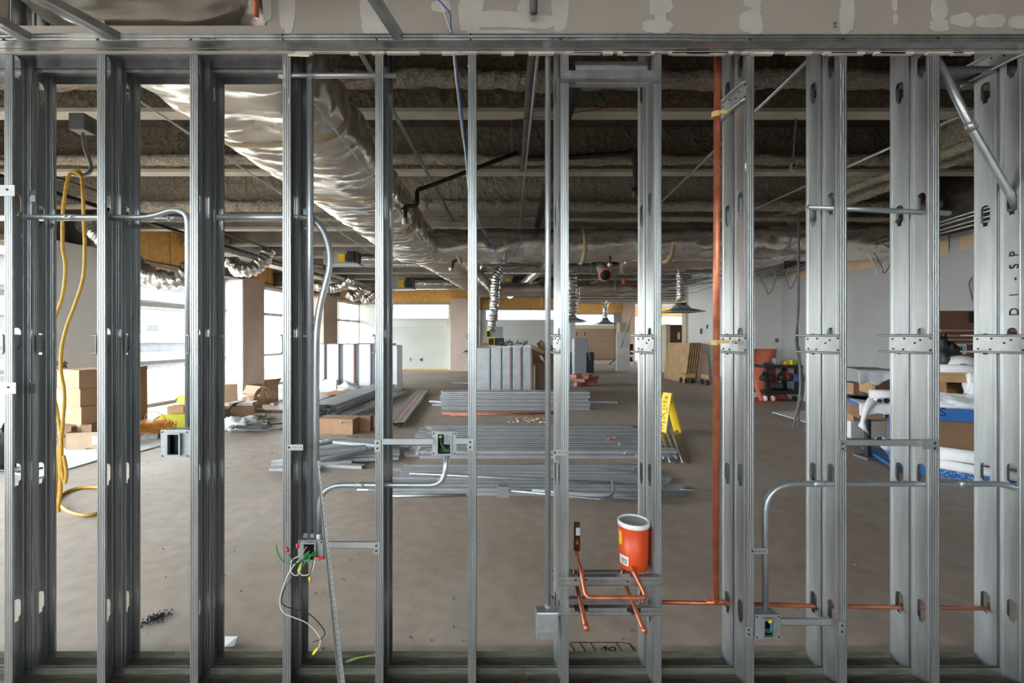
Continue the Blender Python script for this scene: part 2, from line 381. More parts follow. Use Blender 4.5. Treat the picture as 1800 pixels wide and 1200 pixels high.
struct('wall_far_column', MB().bb(X(792, 20), X(836, 20), 19.95, 20.6, 0, 3.3), pinkw)
def fill_window_wall(name, x, y0, y1, idx, nx):  # side wall with a hidden window added to brighten the far room
    struct(name, MB().bb(x, x + .2, y0, y0 + .3, 0, 4.4).bb(x, x + .2, y1 - .3, y1, 0, 4.4).bb(x, x + .2, y0 + .3, y1 - .3, 0, .6).bb(x, x + .2, y0 + .3, y1 - .3, 3.1, 4.4), wallw)
    w = tag(MB().bb(x + .05, x + .15, y0 + .3, y1 - .3, .6, .66).bb(x + .05, x + .15, y0 + .3, y1 - .3, 3.04, 3.1).build('window_%d' % idx, frame_m), kind='structure')
    MB().bb(x + .095, x + .105, y0 + .3, y1 - .3, .66, 3.04).build('glass_pane', gl, w)
    portal((x + (-.15 if nx > 0 else .35), (y0 + y1) / 2, 1.85), (R(90), 0, R(-90 if nx > 0 else 90)), y1 - y0 - .6, 2.4)
fill_window_wall('wall_far_centre', -.4, 20.8, 24.8, 11, 1)
farwall('wall_far_middle', -.4, 5.2, 24.8, 2.48, 3.13, wallw, 6, wx0=.1, wx1=4.2)
fill_window_wall('wall_far_return', 5.0, 25.0, 29.5, 12, 1)
wc = farwall('wall_far_right', 5.2, 9.3, 29.5, 2.3, 3.13, wallg, 7, wx0=5.9, wx1=8.8)
MB().bb(5.6, 8.9, 29.42, 29.5, .05, 1.25).build('brown_panel', brownw, wc); MB().bb(5.6, 8.9, 29.42, 29.5, 1.31, 2.1).build('brown_panel', brownw, wc)
MB().bb(5.6, 9.0, 29.44, 29.5, 2.1, 2.3).build('board_seam', beige, wc)
struct('wall_far_pier', MB().bb(9.3, 10.1, 29.2, 29.7, 0, 3.8), tanw)
farwall('wall_far_end', 10.1, 15.7, 33, 2.3, 3.13, wallw, 8, wx0=10.4, wx1=14.6)
# right-hand wall
RX = 7.7
wr = struct('wall_right', MB().bb(RX, RX + .2, -6, 11.3, 0, 3.0), wallg)
struct('wall_right_upper', MB().bb(RX + .02, RX + .2, -6, 11.3, 3.0, 3.25), wallg)
struct('wall_right_top', MB().bb(RX + .05, RX + .2, -6, 11.3, 3.25, 4.6), deckm)
MB().bb(7.7, 7.78, 1.0, 1.2, 0, .01).build('board_foot', gypedge, wr)
tb = MB(); y = 3.2
while y < 11.2:
    l = random.uniform(.2, .9); tb.bb(RX - .004, RX, y, min(y + l, 11.2), 2.92 + random.uniform(0, .04), 3.13 + random.uniform(0, .12)); y += l + random.uniform(.0, .3)
tb.build('unpainted_board_strip', card3, wr)
struct('wall_right_pier', MB().bb(7.0, RX + .2, 11.3, 12.2, 0, 4.4), wallw)
struct('wall_right_middle', MB().bb(7.95, 8.15, 12.2, 17.0, 0, 4.4), wallw)
struct('wall_right_rear', MB().bb(7.97, 15.9, 17.0, 17.2, 0, 4.4), wallg)
fill_window_wall('wall_right_end', 15.7, 25.0, 33.2, 13, -1); struct('wall_right_far', MB().bb(15.7, 15.9, 17.2, 25.0, 0, 4.4), wallw)
struct('trim_3', MB().bb(X(1212, 17), X(1234, 17), 17.3, 17.65, 0, 3.1), beige)

# outside: pale office block across the street, colours darkened to offset the bright daylight
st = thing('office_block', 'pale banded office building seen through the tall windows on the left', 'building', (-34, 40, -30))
MB().bb(-40, -32, 24, 58, -30, 11).build('facade', mat('dimmed_facade', (44, 45, 47), .8, 0, .1, .6), st)
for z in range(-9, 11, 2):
    MB().bb(-32.02, -31.6, 24, 58, z, z + 1.1).build('spandrel', mat('dimmed_spandrel', (62, 62, 62), .7), st)
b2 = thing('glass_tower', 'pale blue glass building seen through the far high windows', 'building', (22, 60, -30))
MB().bb(9, 34, 60, 66, -30, 16).build('facade', mat('dimmed_blue_glass', (44, 50, 60), .5, 0, .5, .6, stretch=(3, 1, .3)), b2)  # tower colour darkened too, so the daylit glass does not wash out

# ================================================================ CEILING: beams
def fuzzy_beam(x0, x1, y0, y1, z0, z1, dx, amp, seed):
    mb = MB(); nsec = []
    hz = z1 - z0; steps = [(y0, z1 - hz * k / 8) for k in range(8)] + [(y0 + (y1 - y0) * k / 5, z0) for k in range(6)] + [(y1, z0 + hz * k / 4) for k in range(1, 5)]
    nx = int((x1 - x0) / dx); m = len(steps)
    for i in range(nx + 1):
        x = x0 + (x1 - x0) * i / nx
        for (y, z) in steps:
            p = Vector((x, y, z)); q = nz3(p, 9, seed) * amp + nz3(p, 30, seed) * amp * .7 + nz3(p, 3, seed) * amp
            mb.v.append(Vector((x, y + (q if y == y1 else -abs(q) if y == y0 else 0), z + (q * .5 if z == z0 else 0))))
    for i in range(nx):
        for k in range(m - 1): mb.f.append([i * m + k, i * m + k + 1, (i + 1) * m + k + 1, (i + 1) * m + k])
    return mb
def fuzzy_roll(path, ry, rz, n, amp, seed):
    mb = MB(); m = len(path)
    for k, p in enumerate(path):
        t = (path[min(k + 1, m - 1)] - path[max(k - 1, 0)]).normalized(); a = t.cross(Vector((0, 0, 1))).normalized()
        for j in range(n):
            th = 2 * math.pi * j / n; q = Vector(p) + a * math.cos(th) * ry + Vector((0, 0, 1)) * math.sin(th) * rz
            d = 1 + (nz3(q, 8, seed) + nz3(q, 26, seed) * .8 + nz3(q, 2.5, seed)) * amp
            mb.v.append(Vector(p) + a * math.cos(th) * ry * d + Vector((0, 0, 1)) * math.sin(th) * rz * d)
    for k in range(m - 1):
        for j in range(n):
            j2 = (j + 1) % n; mb.f.append([k * n + j, k * n + j2, (k + 1) * n + j2, (k + 1) * n + j])
    mb.f.append(list(range(n))[::-1]); mb.f.append([(m - 1) * n + j for j in range(n)])
    return mb
BEAMN = ['nearest', 'second', 'third']
for k in range(3):
    yb = 4.29 + 1.56 * k
    b_ = thing('ceiling_beam', BEAMN[k] + ' crosswise ceiling beam coated in grey sprayed fireproofing behind the stud tops', 'beam', (1, yb, 3.75), group='fireproofed crosswise beams')
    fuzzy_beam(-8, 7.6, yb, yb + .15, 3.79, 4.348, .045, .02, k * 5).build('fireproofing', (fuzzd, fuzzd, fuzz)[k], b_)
    MB().bb(-8, 7.6, yb - .01, yb + .15, 3.75, 3.79).build('bottom_flange', flange_m, b_)
def xline(x0, x1, y, z, dx=.05, wob=.02):
    nn = int((x1 - x0) / dx); return [Vector((x0 + (x1 - x0) * i / nn, y + noise.noise(Vector((i * .05, y, 0))) * wob, z + noise.noise(Vector((i * .04, z, 3))) * wob)) for i in range(nn + 1)]
for (y, z, ry, rz, lab, m_) in ((4.12, 3.965, .10, .075, 'thick fluffy grey fireproofed pipe crossing just under the deck above the nearest beam face', fuzz),
                                (5.72, 3.86, .08, .065, 'fluffy grey fireproofed pipe crossing along the lower face of the second beam', fuzz),
                                (7.25, 3.72, .10, .09, 'fluffy grey fireproofed pipe crossing above the foil cross duct', fuzz),
                                (7.55, 3.58, .07, .04, 'thin lowest fluffy fireproofed pipe running over the foil cross duct', fuzz)):
    tag(fuzzy_roll(xline(-7.6 if y < 7 else -6, 7.5, y, z), ry, rz, 14, .22, y).build('fireproofed_pipe', m_), lab, 'pipe')
for k in range(3, 17):
    yb = 4.29 + 1.56 * k; xr = 7.5 if yb < 15 else 15.5; xl = -8.78 + .1432 * yb + .05 if yb < 20.5 else (-.15 if yb < 24.8 else 5.3)
    if yb > 24.8 and xl < 5: continue
    b_ = thing('ceiling_beam', 'plain grey far ceiling beam, ' + ORD[k - 3] + ' one beyond the foil cross duct', 'beam', (2, yb, 3.75), group='plain crosswise beams')
    MB().bb(xl, xr, yb, yb + .14, 3.8, 4.35).build('web', conc, b_)
    MB().bb(xl, xr, yb - .02, yb + .16, 3.75, 3.8).build('bottom_flange', flange_m, b_)
# fireproofed girder running away on the right
pth = [Vector((5.72 + .02 * math.sin(i), 3.0 + i * .05, 3.92)) for i in range(105)]
tag(fuzzy_roll(pth, .2, .30, 18, .10, 3).build('fireproofed_girder', fuzz), 'thick fireproofed girder running away under the ceiling at the upper right', 'beam')
pth = [Vector((5.30, 3.4 + i * .05, 3.62 + i * .001)) for i in range(92)]
tag(fuzzy_roll(pth, .06, .06, 10, .2, 8).build('fireproofed_pipe', fuzz), 'thin fireproofed pipe running beneath the girder at the upper right', 'pipe')

# ================================================================ DUCTS
def foil_duct(name, path, W, H, m_, label, wr=.03, n=48, seed=0, pw=3.2, parent=None, partname=None, Wf=None):
    mb = MB(); m = len(path)
    for k, p in enumerate(path):
        t = (path[min(k + 1, m - 1)] - path[max(k - 1, 0)]).normalized(); a = t.cross(Vector((0, 0, 1))).normalized(); u = a.cross(t)
        w = W * (Wf(k / (m - 1)) if Wf else 1)
        for j in range(n):
            th = 2 * math.pi * j / n; c, s_ = math.cos(th), math.sin(th)
            e_ = 2 / pw; qx = math.copysign(abs(c) ** e_, c) * w / 2; qz = math.copysign(abs(s_) ** e_, s_) * H / 2
            q = Vector(p) + a * qx + u * qz
            rdg = abs(noise.noise(Vector((q.x * 2.2 + seed, q.y * 5.5, q.z * 2.2)))) ; r2_ = abs(noise.noise(Vector((q.x * 7 + seed, q.y * 13, q.z * 7))))
            sag = noise.noise(Vector((seed, q.y * 1.3, q.x * 1.1))) * wr * .8
            d = -(rdg * 1.6 + r2_ * .6) * wr + sag
            mb.v.append(q + (a * qx + u * qz).normalized() * d)
    for k in range(m - 1):
        for j in range(n):
            j2 = (j + 1) % n; mb.f.append([k * n + j, k * n + j2, (k + 1) * n + j2, (k + 1) * n + j])
    mb.f.append(list(range(n))[::-1]); mb.f.append([(m - 1) * n + j for j in range(n)])
    return mb
def seg(a, b_, dl):
    a = Vector(a); b_ = Vector(b_); nn = max(2, int((b_ - a).length / dl)); return [a.lerp(b_, i / nn) for i in range(nn + 1)]
dm = thing('main_duct', 'large foil-wrapped main air duct running away overhead on the left, through the header', 'duct', (-1.4, 4, 2.85))
foil_duct('', seg((-1.52, -2, 3.15), (-1.50, 2.2, 3.15), .03)[:-1] + seg((-1.50, 2.2, 3.15), (-1.2, 8.1, 3.15), .03), 1.06, .53, foil, '', wr=.035, n=84, seed=2, Wf=lambda t: 1 - .22 * max(0, t - .45) / .55).build('foil_wrap', foil, dm, smooth=True)
for D in (3.05, 4.3, 5.8):
    xx = -1.50 + (D - 2.2) * .051; ww = 1.06 * (1 - .22 * max(0, ((D + 2) / 10.1 - .45)) / .55)
    foil_duct('', seg((xx, D, 3.15), (xx + .004, D + .05, 3.15), .025), ww + .008, .538, tape, '', wr=.02, n=48, seed=2).build('tape_band', tape, dm, smooth=True)
for sx_, x_ in ((-1, -1.98), (1, -1.0)):
    MB().tube([(x_ + .02, 1.95, 2.88), (x_ + .25 if sx_ < 0 else x_ + .2, 8.0, 2.88)], .006, 6).build('support_rod', galv, dm)
dc = thing('cross_duct', 'round foil-wrapped duct crossing the room under the fireproofed pipes', 'duct', (2.4, 8, 2.9))
foil_duct('', seg((-.9, 7.95, 3.2), (1.6, 8.0, 3.21), .035)[:-1] + seg((1.6, 8.0, 3.21), (7.3, 7.9, 3.26), .035), .66, .64, foil, '', wr=.04, n=44, seed=9, pw=2.2).build('foil_wrap', foil, dc, smooth=True)
for x_ in (-.45, .35, 1.75, 3.3, 4.6):
    foil_duct('', seg((x_, 7.98, 3.2), (x_ + .06, 7.98, 3.2), .03), .665, .65, tape, '', wr=.03, n=30, seed=9, pw=2.2).build('tape_band', tape, dc, smooth=True)
db = thing('branch_duct', 'tapering brownish foil-wrapped duct descending beyond the cross duct left of centre', 'duct', (-.7, 10, 2.8))
foil_duct('', seg((-.95, 8.3, 3.2), (-.05, 13.2, 3.02), .04), .95, .55, foilbrown, '', wr=.035, n=44, seed=14, Wf=lambda t: 1 - .35 * t).build('foil_wrap', foilbrown, db, smooth=True)
d3 = thing('cross_duct', 'brown foil-wrapped duct crossing low in the far middle of the room', 'duct', (3, 14, 2.75))
foil_duct('', seg((-.2, 13.6, 3.0), (5.6, 14.2, 3.15), .06), .5, .45, foilbrown, '', wr=.03, n=32, seed=20, pw=2.4).build('foil_wrap', foilbrown, d3, smooth=True)
d4 = thing('cross_duct', 'flattened brown foil duct hanging just beyond the round cross duct at right of centre', 'duct', (4, 9.4, 2.85))
foil_duct('', seg((3.0, 9.5, 3.18), (6.2, 9.2, 3.3), .05), .6, .5, foilbrown, '', wr=.04, n=36, seed=24, pw=2.6).build('foil_wrap', foilbrown, d4, smooth=True)
# silver rigid ducts and control boxes in the far ceiling
def vav(px, py, D, label, wpx=60):
    o = thing('air_control_box', label, 'duct box', P(px, py, D)); c = P(px, py, D); w = wpx * D / FPX; h = 22 * D / FPX
    MB().bb(c.x - w / 2, c.x + w / 2, c.y, c.y + .5, c.z - h / 2, c.z + h / 2).build('casing', bluegreyp, o)
    MB().bb(c.x - w * .02, c.x + w * .18, c.y - .1, c.y, c.z - h * .38, c.z + h * .2).build('actuator', yel, o)
    MB().bb(c.x + w * .24, c.x + w * .44, c.y - .12, c.y, c.z - h * .42, c.z + h * .42).build('controller', blackpl, o)
    MB().tube([(c.x - w * .3, c.y + .2, c.z + h / 2), (c.x - w * .3, c.y + .2, 4.348)], .006, 5).build('hanger_rod', galv, o)
    MB().tube(seg((c.x + w / 2, c.y + .25, c.z), (c.x + w / 2 + 1.3, c.y + .25, c.z), .06), h * .45, 18, rf=lambda k, m: 1 + .06 * (k % 2)).build('outlet_duct', foil2, o, smooth=True)
vav(598, 452, 10.0, 'grey air control box with yellow actuator hanging left of the main duct')
vav(702, 497, 15.5, 'small grey air control box with yellow actuator above the far left wall', 50)
vav(890, 495, 16.5, 'small grey air control box with yellow actuator left of the vertical conduit', 50)
for (a, b_, r_, lab) in (((-.1, 12.5, 3.55), (5.0, 12.7, 3.55), .17, 'long silver round duct crossing high beyond the foil cross duct'),
                         ((.2, 16.2, 3.4), (6.2, 16.4, 3.4), .17, 'silver round duct crossing near the far middle windows'),
                         ((1.8, 10.4, 3.55), (1.2, 20, 3.45), .14, 'silver duct running away along the centre of the far ceiling')):
    tag(MB().tube(seg(a, b_, .07), r_, 18, rf=lambda k, m: 1 + .035 * (k % 2)).build('silver_duct', foil2, smooth=True), lab, 'duct')
def flex(pts, r, label, extra=None, n=7):
    t_ = thing('flexible_duct', label, 'duct', pts[-1], group=None)
    pp = bez(pts, n * 2)
    sd = random.random() * 30
    L_ = sum((pp[i + 1] - pp[i]).length for i in range(len(pp) - 1)); ns = max(10, int(L_ / (r * .16))); q_ = []; acc = 0; seg_ = 0
    for k in range(ns + 1):
        want = L_ * k / ns
        while seg_ < len(pp) - 2 and acc + (pp[seg_ + 1] - pp[seg_]).length < want: acc += (pp[seg_ + 1] - pp[seg_]).length; seg_ += 1
        q_.append(pp[seg_].lerp(pp[seg_ + 1], min(1, (want - acc) / max(1e-6, (pp[seg_ + 1] - pp[seg_]).length))))
    mb = MB().tube(q_, r, 22, rf=lambda k, m: 1 + (.07, 0, -.07, 0)[k % 4])
    for i in range(len(mb.v)):
        c_ = q_[min(i // 22, len(q_) - 1)]; d_ = mb.v[i] - c_; mb.v[i] = c_ + d_ * (1 + .28 * noise.noise(mb.v[i] * (1.1 / r) + Vector((sd, 0, 0))) + .12 * noise.noise(mb.v[i] * (3 / r)))
    mb.build('foil_sleeve', foil2, t_, smooth=True)
    if extra: extra(t_)
    MB().tube([pp[0] + Vector((0, 0, r * .5)), (pp[0].x, pp[0].y, 4.348)], .006, 5).build('hanger_wire', galv, t_)
    return t_
def diffuser(px, py, D, w):
    def f(t_):
        c = P(px, py, D); r = w * D / FPX / 2
        mb = MB(); prof = [(r * .3, .18), (r * .42, .1), (r * .9, .03), (r, .02), (r, 0)]
        i = len(mb.v)
        for (q, z) in prof:
            for sx_, sy_ in ((-1, -1), (1, -1), (1, 1), (-1, 1)): mb.v.append(Vector((c.x + sx_ * q, c.y + sy_ * q, c.z + z)))
        for k in range(len(prof) - 1):
            for j in range(4): mb.f.append([k * 4 + j, k * 4 + (j + 1) % 4, (k + 1) * 4 + (j + 1) % 4, (k + 1) * 4 + j])
        mb.f.append([0, 1, 2, 3]); mb.f.append([16, 17, 18, 19][::-1])
        mb.build('diffuser', bluegreyp, t_)
        MB().tube([(c.x, c.y, c.z + .12), (c.x, c.y, c.z + .24)], r * .32, 14).build('collar', blackpl, t_)
    return f
flex([P(882, 470, 10), P(872, 490, 10), P(869, 535, 10), P(863, 582, 10)], .10, 'dangling crinkled silver flexible duct hanging left of the vertical conduit')
flex([P(1196, 462, 11), P(1196, 490, 11), P(1197, 528, 11)], .10, 'short silver flexible duct with a square diffuser hanging right of centre', diffuser(1197, 549, 11, 58))
flex([P(1003, 475, 11), P(1004, 510, 11), P(1004, 560, 11)], .14, 'stout silver flexible duct hanging behind the seventh front stud', diffuser(1003, 566, 11, 46))
flex([P(1068, 530, 18), P(1064, 540, 18), P(1064, 562, 18)], .09, 'thin silver flexible duct with small diffuser before the far right window', diffuser(1064, 570, 18, 34))
flex([P(1015, 505, 12), P(1012, 530, 12), P(1010, 545, 12)], .07, 'narrow silver flexible duct just right of the stout hanging one')
flex([P(150, 395, 7.9), P(168, 400, 7.7), P(180, 415, 7.5), P(205, 455, 7.4), P(225, 480, 7.3)], .15, 'silver flexible duct bending down behind the second front stud')
flex([P(225, 450, 8.3), P(250, 480, 8.2), P(285, 492, 8.2), P(318, 488, 8.3), P(342, 468, 8.4)], .17, 'silver flexible duct sagging in a U in front of the nearest full window')
flex([P(408, 460, 10.5), P(420, 474, 10.4), P(440, 474, 10.4), P(462, 458, 10.5), P(470, 440, 10.6)], .16, 'silver flexible duct elbow over the tan column')
flex([P(548, 500, 13), P(575, 507, 12.9), P(600, 503, 12.9), P(618, 490, 12.8)], .13, 'silver flexible duct elbow over the second tan column')
flex([P(613, 516, 15), P(624, 521, 15), P(638, 508, 15)], .16, 'small silver flexible duct elbow near the far left corner')
flex([P(637, 523, 17), P(648, 527, 17), P(660, 515, 17)], .16, 'smallest silver flexible duct elbow beside the fifth front stud')
tb = thing('round_pipe_stub', 'open red-rimmed grey pipe stub under the foil cross duct', 'pipe', P(1060, 478, 9))
MB().tube([P(1058, 470, 9.6), P(1064, 482, 8.9)], .12, 22).build('barrel', bluegreyp, tb, smooth=True)
MB().tube([P(1060, 474, 9.4), Vector((P(1060, 474, 9.4).x, 9.4, 4.348))], .006, 5).build('hanger_rod', galv, tb)
MB().tube([P(1064, 481.5, 8.91), P(1064.5, 483, 8.84)], .145, 22).build('red_rim', redb, tb, smooth=True)
MB().tube([P(1064, 483, 8.84), P(1064.5, 483.5, 8.82)], .105, 22).build('mouth_shade', dark, tb, smooth=True)  # black disc paints the shade inside the pipe end
# fan coil casings over the windows
for (a, b_, o1, z0, z1, lab) in ((8.0, 8.5, .55, 3.2, 3.75, 'dark grey duct casing above the column with the stacked boxes'), (11.2, 12.1, .5, 3.12, 3.6, 'dark grey duct casing above the first tan column'),
                                 (14.0, 14.5, .45, 3.15, 3.6, 'pale grey duct casing above the second group of windows'), (17.0, 17.8, .45, 3.13, 3.5, 'dark grey duct casing above the third group of windows')):
    mb = MB(); wbox(mb, a, b_, .07, o1, z0, z1); tag(mb.build('duct_casing', mat('dark_casing', (92, 88, 86), .6, .3), bev=.01), lab, 'duct box')
mb = MB(); wbox(mb, 9.8, 15.5, .75, 1.15, 3.55, 3.9); tag(mb.build('plenum_duct', mat('bright_duct', (206, 204, 200), .4, .7), bev=.01), 'long bright metal duct running above the tall left windows', 'duct')
mb = MB(); wbox(mb, 15.7, 20, .75, 1.15, 3.5, 3.8); tag(mb.build('plenum_duct', mat('bright_duct', (206, 204, 200), .4, .7), bev=.01), 'far bright metal duct above the last group of left windows', 'duct')
tag(MB().tube([lw(4.5, 1.5) + Vector((0, 0, 3.72)), lw(13, 1.5) + Vector((0, 0, 3.55)), lw(19, 1.5) + Vector((0, 0, 3.5))], .035, 8).build('sprinkler_pipe', blackp), 'long dark pipe running away over the tall left windows', 'pipe')
tag(MB().tube([lw(4.0, 1.9) + Vector((0, 0, 3.8)), lw(14, 1.9) + Vector((0, 0, 3.72))], .02, 8).build('sprinkler_pipe', greycab), 'thin grey pipe running away beside the dark pipe over the left windows', 'pipe')

# ================================================================ THE DOUBLE ROW OF STUDS
D0 = 1.92; WB = .0921; FLG = .033; D1 = 2.025; STH = 3.7
def stud_mb(h, w=WB, fl_=FLG, holes=(), x=0, y=0, z0=0):
    mb = MB(); g = .0016
    fp = [(fl_, .009), (fl_, 0), (fl_ * .86, 0), (fl_ * .80, g), (fl_ * .74, 0), (fl_ * .56, 0), (fl_ * .50, g), (fl_ * .44, 0), (fl_ * .26, 0), (fl_ * .20, g), (fl_ * .14, 0), (0, 0)]
    wp = [(0, 0), (0, w * .12), (.0012, w * .15), (0, w * .18), (0, w * .27)]
    wp2 = [(0, w * .73), (0, w * .82), (.0012, w * .85), (0, w * .88), (0, w)]
    rp_ = [(0, w)] + [(q[0], w - q[1]) for q in fp[::-1][1:]]
    for prof in (fp, wp, wp2, rp_):
        mb.strip([(x + q[0], y + q[1], 0) for q in prof], (0, 0, z0), (0, 0, z0 + h))
    ya, yb = w * .27, w * .73; hw = (yb - ya) / 2 * .93; yc = (ya + yb) / 2; zc0 = z0
    for zc in list(holes) + [None]:
        zt = z0 + h if zc is None else zc - .065
        mb.f.append([len(mb.v) + k for k in range(4)]); mb.v += [Vector((x, y + ya, zc0)), Vector((x, y + yb, zc0)), Vector((x, y + yb, zt)), Vector((x, y + ya, zt))]
        if zc is None: break
        hole = []; N = 6
        for k in range(N + 1):
            th = math.pi * k / N; hole.append((math.cos(th) * hw, .05 - hw + math.sin(th) * hw))
        hole += [(-hw, -.028), (-hw * .55, -.034), (-hw * .5, -.05), (hw * .5, -.05), (hw * .55, -.034), (hw, -.028)]
        i = len(mb.v); m = len(hole); cy = (yb - ya) / 2; cz = .065
        for (a, b_) in hole: mb.v.append(Vector((x, y + yc + a, zc + b_)))
        for (a, b_) in hole:
            s_ = min(cy / max(abs(a), 1e-6), cz / max(abs(b_), 1e-6)); mb.v.append(Vector((x, y + yc + a * s_, zc + b_ * s_)))
        for (a, b_) in ((cy, cz), (-cy, cz), (-cy, -cz), (cy, -cz)): mb.v.append(Vector((x, y + yc + a, zc + b_)))
        for k in range(m):
            k2 = (k + 1) % m; mb.f.append([i + k, i + k2, i + m + k2, i + m + k])
            a, b_ = mb.v[i + m + k], mb.v[i + m + k2]
            if abs(a.y - b_.y) > 1e-5 and abs(a.z - b_.z) > 1e-5:
                mid = (a + b_) / 2; best = min(range(4), key=lambda q: (mb.v[i + 2 * m + q] - mid).length); mb.f.append([i + m + k, i + m + k2, i + 2 * m + best])
        zc0 = zc + .065
    return mb
HF = [.32, .93, 1.54, 2.145, 2.76, 3.37]; HR = [.295, .905, 1.515, 2.12, 2.70, 3.3]
SX = [-.067 + .4064 * (i - 6) for i in range(1, 13)]
fs0 = stud_mb(STH, holes=HF).build('wall_stud', galv, None, local=True, solid=.0011)
rs0 = stud_mb(STH, holes=HR).build('wall_stud', galv, None, local=True, solid=.0011)
DX = ['leftmost front-row steel stud, with white clips at its left edge',
      'front-row steel stud at left, with the yellow cord hanging in the bay to its left',
      'front-row steel stud that carries the square outlet box on its left side',
      'front-row steel stud beside the box with loose red and green wires',
      'front-row steel stud holding the left end of the bar of the round-labelled box',
      'front-row steel stud at the right end of the bracket bar, bare flange facing us',
      'front-row steel stud with the tall conduit and blank box at its left',
      'front-row steel stud just right of the orange pail',
      'front-row steel stud just right of the tall vertical copper pipe',
      'front-row steel stud streaked with white compound at its top',
      'front-row steel stud at the right end of the bar in front of the blue cart',
      'rightmost front-row steel stud with handwriting on its web']
fronts = []; STR = galvb
for i, x in enumerate(SX):
    o = fs0 if i == 0 else fs0.copy()
    if i: COL.objects.link(o)
    o.location = (x, D0, .002); tag(o, DX[i], 'stud', 'front row of wall studs'); fronts.append(o)
RDX = [d.replace('front-row', 'rear-row steel stud directly behind the front-row').replace('steel stud directly behind the front-row steel stud', 'steel stud directly behind the front stud') for d in DX]
RD2 = ['leftmost rear-row steel stud, behind the leftmost front stud', 'rear-row steel stud second from the left, right of the hanging yellow cord', 'rear-row steel stud third from the left, behind the outlet box stud',
       'rear-row steel stud fourth from the left, behind the vertical conduits', 'rear-row steel stud fifth from the left, behind the short high conduit', 'rear-row steel stud sixth from the left, almost hidden behind its front stud',
       'rear-row steel stud behind the stud with the blank box', 'rear-row steel stud behind the orange pail stud', 'rear-row steel stud just right of the tall copper pipe',
       'rear-row steel stud behind the compound-streaked stud', 'rear-row steel stud in front of the blue cart', 'rightmost rear-row steel stud']
for i, x in enumerate(SX):
    o = rs0 if i == 0 else rs0.copy()
    if i: COL.objects.link(o)
    o.location = (x + .0005, D1, .002); tag(o, RD2[i], 'stud', 'rear row of wall studs')
# smears of compound on some studs
def smear(i, pts, parent):
    mb = MB()
    for (px, py, rx, ry) in pts:
        x, z = X(px, D0), Z(py, D0); pl = []
        for k in range(14):
            th = 2 * math.pi * k / 14; q = 1 + .5 * noise.noise(Vector((math.cos(th) * 2 + px, math.sin(th) * 2, py)))
            pl.append((x + rx * q * math.cos(th) * D0 / FPX, z + ry * q * math.sin(th) * D0 / FPX))
        mb.prism(pl, (0, D0 - .0008, 0), (1, 0, 0), (0, 0, 1), (0, 1, 0), .0022)
    mb.build('compound_smear', paper, parent)
smear(9, [(1478, 125, 2, 14), (1482, 150, 2, 26), (1478, 180, 2, 28), (1483, 210, 1.6, 25), (1479, 248, 2.2, 14), (1484, 262, 1.8, 16)], fronts[9])
smear(3, [(500, 120, 2.2, 5), (501, 132, 2.6, 6), (500, 150, 1.4, 5), (508, 178, 1.5, 6)], fronts[3])
smear(5, [(824, 116, 2.5, 1.5), (831, 112, 1.6, 2), (825, 124, 1, 3)], fronts[5])
smear(8, [(1311, 292, 1.6, 6), (1313, 302, 1, 5)], fronts[8])
# small handwriting on the rightmost web (faces left)
def wtext(s, py0, size, D):
    z = Z(py0, D); return text(s, size, ink, fronts[11], (SX[11] - .003, D, z), (R(90), 0, R(-90)), name='handwriting')
for s, py in (('D', 548), ('1', 518), ('-', 490), ('S', 468), ('P', 446)):
    o = text(s, .05, ink, fronts[11], (SX[11] - .003, 1.955, Z(py, 1.955)), (0, 0, 0), name='handwriting')
    o.rotation_euler = Matrix(((0, 0, -1), (0, 1, 0), (1, 0, 0))).to_euler() if False else (Matrix.Rotation(R(-90), 3, 'Z') @ Matrix.Rotation(R(90), 3, 'X') @ Matrix.Rotation(R(90), 3, 'Z')).to_euler()
# tracks on the floor
def track(x0, x1, y0, label, z0=.0006, up=True, h=.031):
    mb = MB(); s_ = 1 if up else -1; a = .0
    mb.strip([(0, y0 - .001, z0 + s_ * h), (0, y0 - .001, z0), (0, y0 + WB * .45, z0), (0, y0 + WB * .5, z0 + s_ * .002), (0, y0 + WB * .55, z0), (0, y0 + WB + .001, z0), (0, y0 + WB + .001, z0 + s_ * h)], (x0, 0, 0), (x1, 0, 0))
    return tag(mb.build('floor_track' if up else 'top_track', track_m if up else galv, solid=.0011), label, 'track', 'floor tracks' if up else 'top tracks')
track(-3.2, .188, D0, 'front floor track running under the left seven front studs'); track(.190, 3.6, D0, 'front floor track running under the right-hand front studs')
track(-3.2, -1.49, D1, 'rear floor track at far left, ending between the second and third studs'); track(-1.488, 3.6, D1, 'long rear floor track from the third stud to the right')
track(-3.2, X(500, 1.92), D0, 'front top track behind the header above the left bays', Z(84, 1.92), False); track(-3.2, X(500, 1.92), D1, 'rear top track behind the header above the left bays', Z(90, 1.92), False)
track(X(1650, 1.92), 3.6, D1, 'rear top track above the rightmost bay', 2.80, False)
